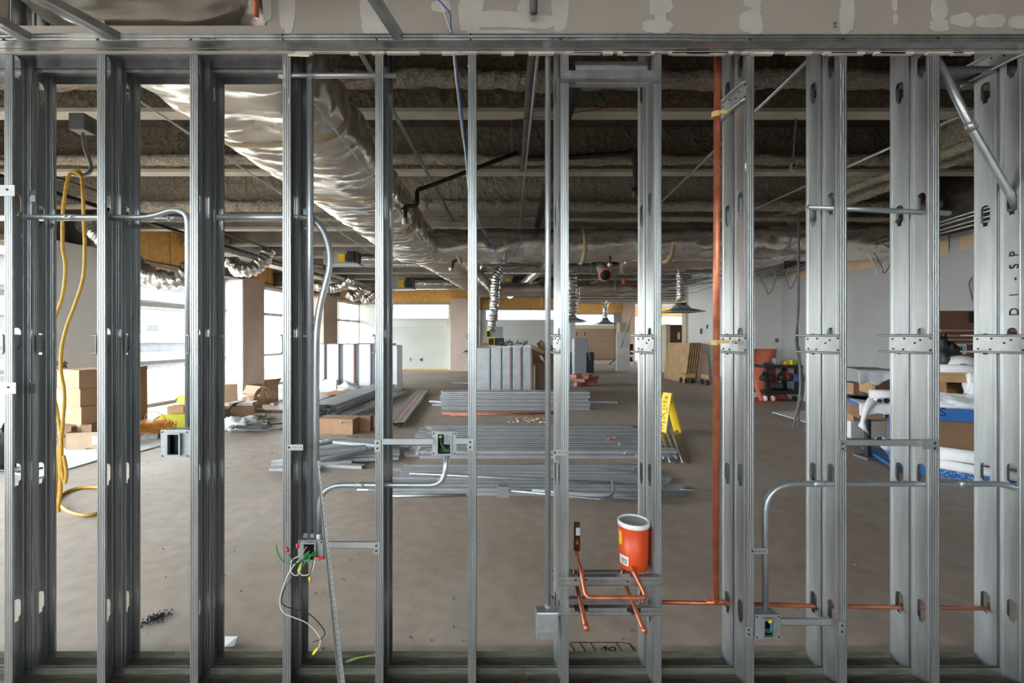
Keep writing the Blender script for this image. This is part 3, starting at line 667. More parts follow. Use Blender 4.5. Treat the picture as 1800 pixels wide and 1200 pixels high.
# debris lying in the tracks
db_ = MB()
for k in range(170):
    x = random.uniform(-2.6, 2.9); y = random.choice((random.uniform(D0 + .01, D0 + WB - .01), random.uniform(D1 + .01, D1 + WB - .01)))
    r_ = random.uniform(.0015, .005); db_.box((x, y, .002 + r_ / 2), (r_ * random.uniform(1, 3), r_, r_), Matrix.Rotation(random.random() * 3, 3, 'Z'))
tag(db_.build('track_debris', rubble), 'small grit and crumbs scattered along the floor tracks', 'debris', kind='stuff')
rc = MB().tube([(0, 0, 0), (0, 0, .006)], .006, 8).build('red_fastener_cap', nutr, None, local=True)
first = True
for px, py in ((80, 1165), (206, 1185), (316, 1160), (370, 1190), (398, 1156), (538, 1184), (685, 1196), (748, 1158), (938, 1158), (908, 1188), (1038, 1190), (1180, 1159), (1380, 1190), (1495, 1192)):
    y = 2.06 if py < 1172 else 1.965
    o = rc if first else rc.copy()
    if not first: COL.objects.link(o)
    first = False; o.location = (X(px, y), y, .003); tag(o, 'tiny red fastener cap in the floor tracks', 'fastener cap', 'red fastener caps along the tracks')
# soffit track on the header face and the ceiling joists resting in it
def soffit(x0, x1, lab, yy=1.835, zz=HZ):
    mb = MB(); mb.strip([(0, yy, zz + .031), (0, yy, zz + .024), (0, yy - .0015, zz + .021), (0, yy, zz + .018), (0, yy, zz + .011), (0, yy - .0015, zz + .008), (0, yy, zz + .005), (0, yy, zz), (0, 1.879, zz), (0, 1.879, zz + .031)], (x0, 0, 0), (x1, 0, 0))
    o = mb.build('soffit_track', galv, solid=.0011); tag(o, lab, 'track', 'soffit tracks on the header')
    return o
s1 = soffit(-4.3, X(1218, 1.835), 'long soffit track fixed to the header face, left piece with printed lettering', zz=HZ)
s2 = soffit(X(1212, 1.835), 4.3, 'soffit track on the header face, right piece tucked under the left piece', yy=1.8365, zz=HZ - .002)
for px, ln in ((365, 'R-D 250-137'), (990, '0181 30EQT (30MIL)')):
    text(ln, .013, ink, s1, (X(px, 1.83), 1.832, HZ + .008), (R(90), 0, 0), name='stamped_print')
scr = MB()
for px, py in ((7, 71), (172, 74), (336, 77), (497, 62), (497, 70), (662, 72), (827, 61), (827, 70), (985, 73), (1318, 75), (1481, 74), (1648, 68)):
    x = X(px, 1.835); z = min(HZ + .027, max(HZ + .004, Z(py, 1.835))); scr.tube([(x, 1.8335, z), (x, 1.8315, z)], .0042, 8)
scr.build('screw_heads', ink, s1)
def joist(pa, pb, lab, w=.041, h=.030):
    a = Vector(pa); b_ = Vector(pb); t = (b_ - a).normalized(); s_ = t.cross(Vector((0, 0, 1))).normalized(); mb = MB()
    pr = [(-w / 2 + .006, h), (-w / 2, h), (-w / 2, 0), (-w * .2, 0), (-w * .12, .0015), (-w * .04, 0), (w * .04, 0), (w * .12, .0015), (w * .2, 0), (w / 2, 0), (w / 2, h), (w / 2 - .006, h)]
    mb.strip([s_ * q[0] + Vector((0, 0, q[1])) for q in pr], a, b_)
    return tag(mb.build('ceiling_joist', galv, solid=.0011), lab, 'joist', 'steel joists running toward us from the header')
for px, px2, D2_, lab in ((50, -70, 1.64, 'leftmost steel joist slanting off the top left corner'), (208, 82, 1.64, 'steel joist crossing in front of the foil duct at upper left'), (703, 660, 1.64, 'steel joist rising from the header just right of the fifth stud')):
    A = Vector((X(px, 1.85), 1.85, HZ + .004)); B = Vector((X(px2, D2_), D2_, HZ + .004)); joist(A, A + (B - A) * 14, lab, w=.05 if px < 300 else .036)
# header pipe stub and rods above
tag(MB().tube([(X(938, 1.82), 1.82, Z(22, 1.82)), (X(942, 1.82), 1.80, 3.7)], .017, 12).build('capped_pipe', greycab, smooth=True), 'short grey pipe end hanging before the header at top centre', 'pipe')
tag(MB().tube([(X(450, 1.85), 1.85, Z(30, 1.85)), (X(450, 1.85), 1.85, 3.7)], .012, 10).build('capped_pipe', copper, smooth=True), 'small brown pipe end beside the right end of the foil duct', 'pipe')

# tie channels between the two rows
def tie(zc, x, label, h=.078, l=.215, proj=.028, tilt=0.0, yc=2.012):
    t_ = thing('tie_channel', label, 'bracket', (x, yc, zc), group='tie channels joining the stud rows')
    mb = MB(); mb.strip([(-proj, 0, h / 2), (-proj, 0, h / 2 - .0), (-.002, 0, h / 2), (-.002, 0, -h / 2), (-proj, 0, -h / 2)], (0, -l / 2 + .01, 0), (0, l / 2, 0))
    mb.build('channel', galvb, t_, local=True, solid=.0014)
    lp_ = MB()
    for s_ in (-1, 1): lp_.tube([(-.006, -l / 2 + .012, s_ * h / 2), (-.016, -l / 2 + .03, s_ * h / 2), (-.022, 0, s_ * h / 2), (-.024, l / 2 + .02, s_ * h / 2), (-.012, l / 2 + .045, s_ * h / 2)], .0052, 8)
    lp_.build('rolled_lips', galvb, t_, local=True, smooth=True)
    sc = MB()
    for (a, b_) in ((-.09, .026), (-.09, -.026), (-.02, .004), (-.045, .018), (.03, .024), (.035, -.026), (.088, .022), (.085, -.024)):
        sc.tube([(-.0036, a, b_), (-.0062, a, b_)], .0042, 7)
    sc.build('screw_heads', ink, t_, local=True)
    return t_
TD = ['leftmost', 'second from left', 'third from left', 'fourth from left', 'fifth from left', 'sixth from left', 'seventh from left', 'eighth from left', 'ninth from left', 'tenth from left', 'eleventh from left', 'rightmost']
t0 = None
for i, x in enumerate(SX):
    lab = 'short steel tie channel joining front and rear studs at eye level, ' + TD[i]
    if t0 is None: t0 = tie(1.518, x, lab); o = t0
    else: o = dup(t0, (x, 2.012, 1.518), label=lab)
dup(t0, (SX[8], 2.012, 2.63), label='high steel tie channel near the top of the stud right of the copper pipe')
dup(t0, (SX[11], 2.012, 2.825), label='high steel tie channel at the top of the rightmost stud')
# high shelf channels between studs seven and eight, with a white-edged channel resting on it
def rail(z0, x0, x1, y, label, h=.041, d=.026, name='cross_rail', back=False, group=None, m=None, screws=True):
    mb = MB(); s_ = -1 if not back else 1
    mb.strip([(0, y + s_ * d * .0, z0 + h), (0, y, z0 + h * .62), (0, y - .002, z0 + h * .56), (0, y, z0 + h * .5), (0, y, z0), (0, y + .0, z0)], (x0, 0, 0), (x1, 0, 0))
    mb.strip([(0, y, z0 + h), (0, y + d, z0 + h)], (x0, 0, 0), (x1, 0, 0)); mb.strip([(0, y, z0), (0, y + d, z0)], (x0, 0, 0), (x1, 0, 0))
    o = mb.build(name, m or galv, solid=.0014); tag(o, label, 'rail', group)
    if screws:
        q = MB()
        for x in (x0 + .03, x1 - .05): q.tube([(x, y - .002, z0 + h * .6), (x, y - .005, z0 + h * .6)], .005, 8)
        q.build('screw_heads', galvb, o)
    return o
yF = D0 - .030
rail(Z(139, D0 - .03), X(986, yF), X(1161, yF), yF, 'high shiny cross rail between the studs above the orange pail', h=.036)
rail(Z(147, 2.11), X(1000, 2.11), X(1140, 2.11), 2.112, 'rear high cross rail just below the shiny one', h=.036, d=.03, screws=False)
rail(2.70, X(1011, 2.0), X(1138, 2.0), 1.99, 'short loose bright channel lying on the high cross rail', h=.10, d=.03, m=galvb, screws=False, name='loose_channel')
# pipe support rails
rail(Z(1029, yF), X(984, yF), X(1162, yF), yF, 'upper front support rail that the orange pail sits on', h=.036)
rail(Z(1082, yF), X(982, yF), X(1161, yF), yF, 'lower front support rail under the copper pipes', h=.032)
rail(.378, SX[6] - .01, SX[7] + .035, 2.112, 'upper rear support rail behind the orange pail', h=.036, screws=False)
rail(.25, SX[6] - .01, SX[7] + .035, 2.112, 'lower rear support rail behind the copper stubs', h=.036, screws=False)

# ---------------------------------------------------------------- conduits and boxes
DM = 1.966
def emt_run(name, pts, r, label, m=emt, cat='conduit', n=12, fr=None, couplings=()):
    pp = fillet(pts, fr, 10) if fr else pts
    o = MB().tube(pp, r, n).build(name, m, smooth=True); tag(o, label, cat)
    for c, d in couplings:
        c = Vector(c); d = Vector(d).normalized() * .022
        MB().tube([c - d, c + d], r * 1.22, n).build('coupling', galvb, o, smooth=True)
        q = MB()
        for s_ in (-.6, .6): q.tube([c + d * s_, c + d * s_ + Vector((0, -r * 1.7, 0))], .004, 6)
        q.build('set_screw', galvb, o)
    return o
PF = lambda px, py, D=DM: P(px, py, D)
emt_run('short_conduit', [PF(490, 133, 1.985), PF(697, 133, 1.985)], .0105, 'short high horizontal conduit stub through the fourth and fifth studs')
emt_run('tall_conduit', [(X(963, 1.95), 1.95, 3.7), PF(963, 1078, 1.95)], .0125, 'tall straight conduit dropping to the blank box at bottom centre', couplings=[((X(963, 1.95), 1.95, Z(1072, 1.95)), (0, 0, 1))])
y4 = 1.995
emt_run('tall_conduit', [(X(545, y4), y4, 3.6), PF(545, 940, y4)], .0155, 'leftmost tall conduit dropping into the box with loose wires')
emt_run('bent_conduit', [PF(382, 382, y4 + .03), PF(560, 382, y4 + .03), PF(585, 450, y4 + .02), PF(556, 560, y4), PF(555, 700, y4), PF(556, 940, y4)], .0150, 'conduit arriving horizontally from the left and bending down into the box with loose wires', fr=.12)
emt_run('bent_conduit', [PF(561, 940, 1.99), PF(561, 852, 1.99), PF(780, 852, 1.99), PF(786, 800, 1.99)], .0125, 'low bent conduit linking the loose-wire box to the box marked seven', fr=.16, couplings=[(PF(633, 852, 1.99), (1, 0, 0))])
emt_run('bent_conduit', [PF(-60, 381, 2.0), PF(262, 382, 2.0), PF(305, 368, 2.0), PF(329, 375, 2.0), PF(330, 420, 2.0), PF(330, 762, 2.0)], .0115, 'conduit running from the left edge and bending down to the square outlet box', fr=.10, couplings=[(PF(125, 381.5, 2.0), (1, 0, 0)), (PF(330, 758, 2.0), (0, 0, 1))])
emt_run('straight_conduit', [PF(-60, 385, 2.12), PF(383, 384, 2.12)], .010, 'straight horizontal conduit through the four left studs', couplings=[(PF(303, 384, 2.12), (1, 0, 0))])
emt_run('straight_conduit', [PF(1421, 364, DM), PF(1668, 375, DM)], .0115, 'open-ended horizontal conduit through the tenth and eleventh studs', couplings=[])
emt_run('bent_conduit', [PF(1345, 1078, 1.96), PF(1345, 850, 1.96), PF(1785, 850, 1.96), PF(1850, 905, 1.96)], .0125, 'long conduit rising from the lower right box and running right through three studs', fr=.14, couplings=[(PF(1437, 850, 1.96), (1, 0, 0)), (PF(1692, 850, 1.96), (1, 0, 0))])
emt_run('sloping_conduit', [PF(1640, 90, DM), PF(1706, 222, DM), PF(1775, 340, DM), PF(1790, 372, DM)], .0150, 'thick shiny conduit slanting down between the two rightmost studs', couplings=[(PF(1706, 222, DM), (70, 0, -128))])
# copper
cp = emt_run('copper_riser', [(X(1262, 2.05), 2.05, 3.7), (X(1258, 2.05), 2.05, Z(1052, 2.05))], .0150, 'tall vertical copper pipe between the eighth and ninth studs', m=copper, cat='pipe', n=16)
cl = thing('pipe_clip', 'tan plastic clip holding the tall copper pipe at its top', 'clip', P(1262, 198, 2.03), group='tan pipe clips')
c = P(1262, 198, 2.03)
MB().tube([c + Vector((0, .02, -.012)), c + Vector((0, .02, .012))], .0185, 14).build('ring', tan_clip, cl); MB().bb(c.x + .01, c.x + .06, c.y, c.y + .012, c.z - .004, c.z + .012).build('arm', tan_clip, cl)
dup(cl, P(1260, 602, 2.03), label='tan plastic clip holding the tall copper pipe at eye level')
yc = 2.062
emt_run('copper_main', [P(1127, 1057, yc), P(1285, 1060, yc), P(1440, 1065, yc), P(1746, 1069, yc)], .0095, 'long horizontal copper pipe low behind the studs at right', m=copper, cat='pipe', couplings=[])
tee = MB().tube([P(1240, 1057.5, yc), P(1276, 1058.5, yc)], .0125, 12).tube([P(1257, 1058, yc), P(1257.5, 1044, yc)], .0165, 12)
tag(tee.build('copper_tee', copper, smooth=True), 'copper tee joining the vertical pipe to the low horizontal pipe', 'pipe fitting')
for px, lab in ((1436, 'black clamp on the low copper pipe at the tenth stud'), (1592, 'black clamp on the low copper pipe at the eleventh stud'), (1746, 'black clamp on the low copper pipe at the rightmost stud')):
    c = P(px, 1066, yc - .0); mb = MB().tube([c + Vector((-.012, 0, 0)), c + Vector((.012, 0, 0))], .0165, 12).bb(c.x - .006, c.x + .006, c.y - .006, c.y + .006, c.z + .012, c.z + .036).bb(c.x - .006, c.x + .006, c.y - .006, c.y + .006, c.z - .03, c.z - .012)
    tag(mb.build('pipe_clamp', blackpl), lab, 'clamp', 'black clamps on the low copper pipe')
yr = 2.085
lp = [P(1014, 960, yr), P(1014, 978, yr), P(1021, 1001, 1.90), Vector((X(1030, 1.84), 1.84, Z(1050, 1.84))), Vector((X(1136, 1.84), 1.84, Z(1050, 1.84))), P(1112, 1001, 1.90), P(1101, 986, yr), P(1101, 925, yr)]
loop = emt_run('copper_loop', lp, .0095, 'copper pipe loop bending toward us between the support rails under the pail', m=copper, cat='pipe', fr=.022)
MB().tube([P(1014, 918, yr), P(1014, 948, yr)], .0145, 14).tube([P(1014, 944, yr), P(1014, 966, yr)], .0158, 14).build('capped_riser', mat('dull_brown_copper', (120, 72, 44), .45, .6), loop, smooth=True)
MB().bb(X(1011, yr), X(1018, yr), yr - .0165, yr - .0145, Z(938, yr), Z(925, yr)).build('white_label', paper, loop)
MB().tube([P(1101, 917, yr), P(1101, 930, yr)], .0128, 14).build('capped_riser', mat('dull_brown_copper', (120, 72, 44), .45, .6), loop, smooth=True)
for (pa, pb, ln, lab) in (((1011, 1017), (1031, 1104), 1.72, 'left copper stub pointing toward us over the lower support rail'), ((1095, 1017), (1133, 1109), 1.72, 'right copper stub pointing toward us below the orange pail')):
    a = P(pa[0], pa[1], yr + .02); b_ = P(pb[0], pb[1], ln); up_ = a + Vector((0, 0, .04))
    o = emt_run('copper_stub', [up_, a, b_], .0095, lab, m=copper, cat='pipe', fr=.02)
    MB().tube([b_ + (b_ - a).normalized() * -.014, b_ + (b_ - a).normalized() * .003], .0115, 14).build('end_cap', copper, o, smooth=True)
for (px, py, D, lab) in ((1020, 1015, 1.905, 'black clamp on the upper support rail, left'), (1110, 1018, 1.905, 'black clamp on the upper support rail, under the pail'), (1021, 1068, 1.895, 'black clamp on the lower support rail, left'), (1113, 1070, 1.895, 'black clamp on the lower support rail, right')):
    c = P(px, py, D); mb = MB().tube([c + Vector((0, -.012, 0)), c + Vector((0, .012, 0))], .0165, 14)
    for s_ in (-1, 1): mb.box((c.x + s_ * .022, c.y, c.z - .001), (.014, .02, .014)); mb.tube([(c.x + s_ * .023, c.y - .012, c.z), (c.x + s_ * .023, c.y - .018, c.z)], .0045, 6)
    tag(mb.build('pipe_clamp', blackpl), lab, 'clamp', 'black clamps on the support rails')
# the orange pail
pc = Vector((X(1113.5, 1.985), 1.985, Z(1027, 1.905) + .013 + .010)); pc.z = Z(1029, yF) + .0375
pail = thing('orange_pail', 'orange plastic pail with white rim and grey lid standing on the rail', 'pail', pc)
pr = .0665
MB().lathe([(pr * .93, 0), (pr * .95, .002), (pr, .197)], pc, 40).build('body', orange, pail, smooth=True)
MB().lathe([(pr * 1.0, .186), (pr * 1.05, .188), (pr * 1.06, .204), (pr * 1.0, .208), (pr * .93, .207), (pr * .91, .199)], pc, 40).build('rim', whitep, pail, smooth=True)
MB().lathe([(pr * .93, .196), (pr * .93, .201)], pc, 40).build('lid', greylid, pail, smooth=False)
def curved_patch(r, th0, th1, z0, z1, name, m):
    mb = MB(); n_ = 10
    for k in range(n_ + 1):
        th = R(th0 + (th1 - th0) * k / n_)
        for z in (z0, z1): mb.v.append(pc + Vector((math.cos(th) * r * (.95 + .05 * z / .2), math.sin(th) * r * (.95 + .05 * z / .2), z)))
    for k in range(n_): mb.f.append([2 * k, 2 * k + 2, 2 * k + 3, 2 * k + 1])
    return mb.build(name, m, pail, solid=.0004)
curved_patch(pr * 1.012, 188, 232, .022, .062, 'barcode_label', whitep)
curved_patch(pr * 1.012, 182, 203, .105, .165, 'yellow_mark', yel)
for k in range(9):
    curved_patch(pr * 1.02, 200 + k * 3.2, 201.2 + k * 3.2 + (k % 2) * .6, .026, .052, 'barcode_bars', ink)

# electrical boxes
def bar(px0, px1, py, D, label, h=.028, parent=None):
    a = P(px0, py, D); b_ = P(px1, py, D)
    mb = MB().bb(a.x, b_.x, D, D + .0015, a.z - h / 2, a.z + h / 2).bb(a.x, b_.x, D, D + .008, a.z + h / 2 - .0015, a.z + h / 2).bb(a.x, b_.x, D, D + .008, a.z - h / 2, a.z - h / 2 + .0015)
    o = mb.build('bracket_bar', galvb, parent)
    if parent is None: tag(o, label, 'bracket')
    return o
def clip(px, py, label, D=D0 - .003, w=.028, h=.052, group='screwed stud clips', m=None):
    c = P(px, py, D); mb = MB().bb(c.x - w / 2, c.x + w / 2, D - .0015, D + .001, c.z - h / 2, c.z + h / 2)
    o = tag(mb.build('stud_clip', m or galvb), label, 'clip', group); q = MB()
    for dz in (-h * .22, h * .22): q.tube([(c.x - .001, D - .0015, c.z + dz), (c.x - .001, D - .004, c.z + dz)], .0045, 8)
    q.build('screw_heads', ink, o)
    return o
def boxbody(mb, c, w, h, d, t=.002):  # open-front box, front face at c.y
    mb.bb(c.x - w / 2, c.x + w / 2, c.y + d - t, c.y + d, c.z - h / 2, c.z + h / 2)
    for s_ in (-1, 1):
        mb.bb(c.x + s_ * w / 2 - t / 2, c.x + s_ * w / 2 + t / 2, c.y, c.y + d, c.z - h / 2, c.z + h / 2)
        mb.bb(c.x - w / 2, c.x + w / 2, c.y, c.y + d, c.z + s_ * h / 2 - t / 2, c.z + s_ * h / 2 + t / 2)
def ringplate(mb, c, w, h, iw, ih, t=.0018):
    for s_ in (-1, 1):
        mb.bb(c.x + s_ * iw / 2, c.x + s_ * w / 2, c.y - t, c.y, c.z - h / 2, c.z + h / 2)
        mb.bb(c.x - iw / 2, c.x + iw / 2, c.y - t, c.y, c.z + s_ * ih / 2, c.z + s_ * h / 2)
def elbox(px, py, D, label, wpx, hpx, iw=.05, ih=.076, depth=.05, raised=.014, dx=0.0, cat='electrical box'):
    c = P(px, py, D); w = wpx * D / FPX; h = hpx * D / FPX; o = thing('electrical_box', label, cat, c)
    mb = MB(); boxbody(mb, c, w * .92, h * .92, depth); mb.build('housing', boxst, o)
    mb = MB(); ringplate(mb, c, w, h, iw, ih); mb.build('cover_plate', galvb, o)
    c2 = c + Vector((dx, -raised, 0)); mb = MB(); boxbody(mb, c2 + Vector((0, 0, 0)), iw, ih, raised + .001, .002); mb.f = mb.f[6:]; ringplate(mb, c2 + Vector((0, .001, 0)), iw + .012, ih + .012, iw - .002, ih - .002); mb.build('device_ring', boxst, o)
    MB().bb(c.x - w * .44, c.x + w * .44, c.y + depth - .004, c.y + depth - .002, c.z - h * .44, c.z + h * .44).build('interior_shade', dark, o)  # black plate paints the shade at the back of the box
    q = MB()
    for sx_ in (-1, 1):
        for sz_ in (-1, 1): q.box((c.x + sx_ * w * .43, c.y - .0025, c.z + sz_ * h * .42), (.008, .002, .005), Matrix.Rotation(R(45 * sx_ * sz_), 3, 'Y'))
    q.build('corner_screws', ink, o)
    return o, c
b1, c1 = elbox(308, 780, 1.93, 'square outlet box with a black opening beside the third stud', 50, 50, iw=.050, ih=.090)
MB().bb(c1.x - .018, c1.x + .018, c1.y + .022, c1.y + .028, c1.z - .04, c1.z + .04).build('inner_device', blackpl, b1)
MB().bb(c1.x + .06, c1.x + .075, c1.y - .002, c1.y, c1.z - .05, c1.z + .06).build('side_flange', galvb, b1)
b2_, c2 = elbox(781, 779, 1.93, 'box marked with a circled seven, hung on the bar between two studs', 43, 42, iw=.056, ih=.088)
MB().tube(bez([c2 + Vector((-.022, .03, .02)), c2 + Vector((-.01, .0, -.01)), c2 + Vector((.0, .01, -.03)), c2 + Vector((.02, .02, -.035))]), .004, 8).build('grey_cable', greycab, b2_, smooth=True)
MB().tube(bez([c2 + Vector((-.022, .03, -.03)), c2 + Vector((.0, .0, -.034)), c2 + Vector((.022, .02, -.025)), c2 + Vector((.022, .03, .0))]), .0018, 6).tube(bez([c2 + Vector((-.02, .03, .03)), c2 + Vector((-.015, .0, .0)), c2 + Vector((.01, .01, -.03))]), .0018, 6).build('green_wire', wireg, b2_)
MB().box(c2 + Vector((-.018, .01, .028)), (.012, .012, .01)).build('wire_nut', nuty, b2_)
MB().bb(c2.x - .006, c2.x + .024, c2.y + .042, c2.y + .044, c2.z - .015, c2.z + .035).build('pale_back_plate', galvb, b2_)
text('7', .016, ink, b2_, c2 + Vector((.009, .040, .012)), (R(90), 0, 0), name='circled_seven')
MB().tube([c2 + Vector((.009 + .013 * math.cos(a / 8 * math.pi), .0405, .012 + .013 * math.sin(a / 8 * math.pi))) for a in range(17)], .0008, 5).build('marker_circle', ink, b2_)
bar(672, 762, 776, 1.915, 'perforated bracket bar from the fifth stud to the box marked seven'); bar(801, 826, 775, 1.915, 'short bracket bar from the box marked seven to the sixth stud')
clip(664, 783, 'clip plate with two screws on the fifth stud at box height'); clip(827, 781, 'clip plate with two screws on the sixth stud at box height')
b3, c3 = elbox(546, 967, 1.935, 'crowded electrical box with loose red, green and yellow tipped wires', 44, 36, iw=.048, ih=.070, dx=-.002)
bar(574, 662, 958, 1.93, 'bracket bar from the loose-wire box to the fifth stud', h=.03); clip(662, 963, 'clip plate on the fifth stud below knee height')
for px in (537, 550, 561):
    MB().tube([P(px, 950, 1.955 if px > 555 else 1.97), P(px, 938, 1.96 if px > 555 else 1.985)], .0125, 10).build('conduit_connector', galvb, b3)
def wire(parent, pts, m, r=.0022, name='loose_wire', n=8): return MB().tube(bez(pts, n), r, 6).build(name, m, parent, smooth=True)
W = lambda px, py, D=1.88: P(px, py, D)
wire(b3, [W(545, 968, 1.93), W(525, 985, 1.89), W(512, 1000), W(500, 1025), W(492, 1055), W(500, 1077), W(540, 1095), W(562, 1120), W(560, 1140)], wirew, .0024)
wire(b3, [W(548, 965, 1.93), W(530, 988, 1.89), W(515, 1012), W(500, 1035), W(496, 1060), W(515, 1070), W(545, 1080), W(570, 1108), W(565, 1122), W(550, 1128)], wireb, .0024)
wire(b3, [W(550, 970, 1.93), W(552, 990), W(545, 1008), W(530, 1010), W(526, 998), W(535, 980, 1.9)], wirew, .0022)
wire(b3, [W(540, 960, 1.93), W(528, 975, 1.89), W(513, 985), W(512, 1005), W(523, 1010), W(532, 985, 1.9)], wirew, .0022)
wire(b3, [W(552, 962, 1.93), W(550, 992), W(543, 1012)], wireb, .0022)
wire(b3, [W(545, 962, 1.93), W(528, 982, 1.9), W(515, 982), W(508, 973)], wireb, .0022)
wire(b3, [W(540, 978, 1.93), W(520, 990), W(500, 988), W(490, 975), W(485, 958)], wireg, .0024)
for a, b_ in (((530, 1000), (550, 975)), ((525, 985), (560, 980)), ((535, 975), (562, 985)), ((540, 990), (556, 970)), ((533, 982), (549, 992))):
    wire(b3, [W(*a, 1.885), W((a[0] + b_[0]) / 2, (a[1] + b_[1]) / 2 - 6, 1.90), W(*b_, 1.92)], wireg, .002)
def nut(px, py, m, ang, D=1.878):
    c = W(px, py, D); d = Vector((math.cos(R(ang)), 0, math.sin(R(ang)))) * .011
    MB().tube([c - d, c + d * .2, c + d], .0065, 9, rf=lambda k, mm: (.7, 1, .9)[k]).build('wire_nut', m, b3, smooth=True)
nut(505, 965, nutr, -60); nut(523, 959, nutr, -75); nut(566, 981, nutr, 5); nut(560, 981, nutr, 5); nut(527, 1000, nuty, -115); nut(545, 1018, nuty, 95); nut(556, 1142, nuty, 50); nut(553, 1146, nuty, 50)
b4, c4 = elbox(1349, 1101, 1.915, 'box at lower right with green and blue wires inside its opening', 44, 43, iw=.044, ih=.074, depth=.054)
MB().tube(bez([c4 + Vector((-.015, .02, -.02)), c4 + Vector((.01, 0, -.012)), c4 + Vector((.012, .0, .02))]), .0025, 6).build('blue_wire', wireblue, b4)
MB().tube(bez([c4 + Vector((-.01, .02, -.03)), c4 + Vector((.012, -.002, -.022)), c4 + Vector((.017, .0, .01))]), .0025, 6).tube(bez([c4 + Vector((-.018, .02, -.01)), c4 + Vector((-.012, 0, .02)), c4 + Vector((-.002, .02, .026))]), .0022, 6).build('green_wire', wireg, b4)
MB().box(c4 + Vector((.008, -.002, .026)), (.014, .012, .012)).build('wire_nut', nuty, b4)
bar(1372, 1462, 1093, 1.915, 'bracket bar from the lower right box to the tenth stud', h=.03); clip(1480, 1104, 'clip plate with two screws on the tenth stud near the floor', h=.06)
bar(1488, 1640, 778, 1.915, 'long bracket bar between the tenth and eleventh studs'); clip(1481, 784, 'clip plate with two screws on the tenth stud at waist height'); clip(1643, 783, 'clip plate with two screws on the eleventh stud at waist height')
cc = P(1632, 780, 1.912); tag(MB().bb(cc.x - .03, cc.x + .02, 1.910, 1.9135, cc.z - .022, cc.z + .022).build('slide_plate', galvb), 'small slide plate on the bracket bar beside the eleventh stud', 'bracket')
clip(1316, 1110, 'clip plate with two screws on the ninth stud near the floor', h=.045)
# blank box
c5 = P(963, 1101, 1.905); bb_ = thing('blank_box', 'square steel junction box with a blank face at bottom centre', 'electrical box', c5)
w5 = .098; MB().bb(c5.x - w5 / 2, c5.x + w5 / 2, c5.y, c5.y + .052, c5.z - .06, c5.z + .06).build('housing', boxst, bb_, bev=.004)
MB().bb(c5.x - w5 / 2 + .006, c5.x + w5 / 2 - .006, c5.y - .003, c5.y, c5.z - .022, c5.z + .055).build('cover_plate', galvb, bb_, bev=.002)
MB().tube([(c5.x - .028, c5.y - .004, c5.z + .002), (c5.x - .028, c5.y - .007, c5.z + .002)], .009, 12).build('knockout', boxst, bb_)
MB().tube([(c5.x + .018, c5.y - .003, c5.z + .008), (c5.x + .018, c5.y - .0045, c5.z + .008)], .010, 12).build('knockout', boxst, bb_)
# straps
def strap(px0, px1, py, lab, D=D0 - .003):
    a = P(px0, py, D); b_ = P(px1, py, D); o = tag(MB().bb(a.x, b_.x, D - .0015, D + .0005, a.z - .013, a.z + .013).build('strap', galvb), lab, 'strap', 'perforated conduit straps')
    q = MB(); q.tube([(a.x + .008, D - .0015, a.z), (a.x + .008, D - .004, a.z)], .0045, 8)
    for k in range(4): x = a.x + .024 + k * .012; q.bb(x, x + .004, D - .002, D - .0014, a.z - .002, a.z + .002)
    q.build('strap_holes', ink, o)
strap(505, 533, 786, 'perforated strap on the fourth stud at waist height'); strap(972, 998, 795, 'perforated strap tying the tall centre conduit to the seventh stud'); strap(1319, 1350, 968, 'perforated strap holding the lower right conduit to the ninth stud')
for (px, py, lab) in ((12, 335, 'upper white metal clip on the left edge stud'), (14, 682, 'lower white metal clip on the left edge stud')):
    c = P(px, py, D0 - .004); o = tag(MB().bb(c.x - .035, c.x + .036, D0 - .006, D0 - .003, c.z - .024, c.z + .024).build('edge_clip', galvb), lab, 'clip')
    MB().tube([(c.x + .004, D0 - .006, c.z + .004), (c.x + .004, D0 - .009, c.z + .004)], .0045, 8).build('screw_head', ink, o)
for py, lab in ((345, 'upper grey clip wrapped on the leftmost stud rear edge'), (681, 'lower grey clip wrapped on the leftmost stud rear edge')):
    c = P(59, py, 2.0); tag(MB().bb(c.x - .012, c.x + .012, 1.995, 2.0, c.z - .025, c.z + .025).build('edge_clip', boxst), lab, 'clip')
# white scrap of tape at the top of the fourth bay and paper bits at the header edge
c = P(525, 97, 1.878); tag(MB().box(c, (.09, .002, .012), Matrix.Rotation(R(2), 3, 'Y')).build('paper_scrap', gypedge), 'pale torn strip hanging from the header edge right of the fourth stud', 'scrap')
# leaning corner bead
lb = MB(); a = P(558, 810, 1.885); b_ = Vector((X(600, 1.84), 1.86, Z(1200, 1.84))); d = (b_ - a); bot = a + d * ((a.z - .0) / (a.z - b_.z)); bot.y = 1.83
for s_, w_ in ((0, .030), (1, .024)):
    i = len(lb.v); top = a.copy()
    dirv = Vector((1, 0, 0)) if s_ == 0 else Vector((-.55, -.85, 0))
    lb.v += [top, top + dirv * w_ * .25, bot + dirv * w_ * .62, bot.copy()]; lb.f.append([i, i + 1, i + 2, i + 3])
lbo = tag(lb.build('corner_bead_strip', galvb, solid=.001), 'long white perforated metal strip leaning in front of the fourth bay', 'metal strip')
q = MB()
for k in range(46):
    p = a.lerp(bot, (k + .5) / 46) + Vector((.006, -.002, 0)); q.box(p, (.0025, .0012, .012), Matrix.Rotation(R(8), 3, 'Y'))
q.build('perforations', greycab, lbo)
# floor-level junction box lying with bent conduits comes with the piles below

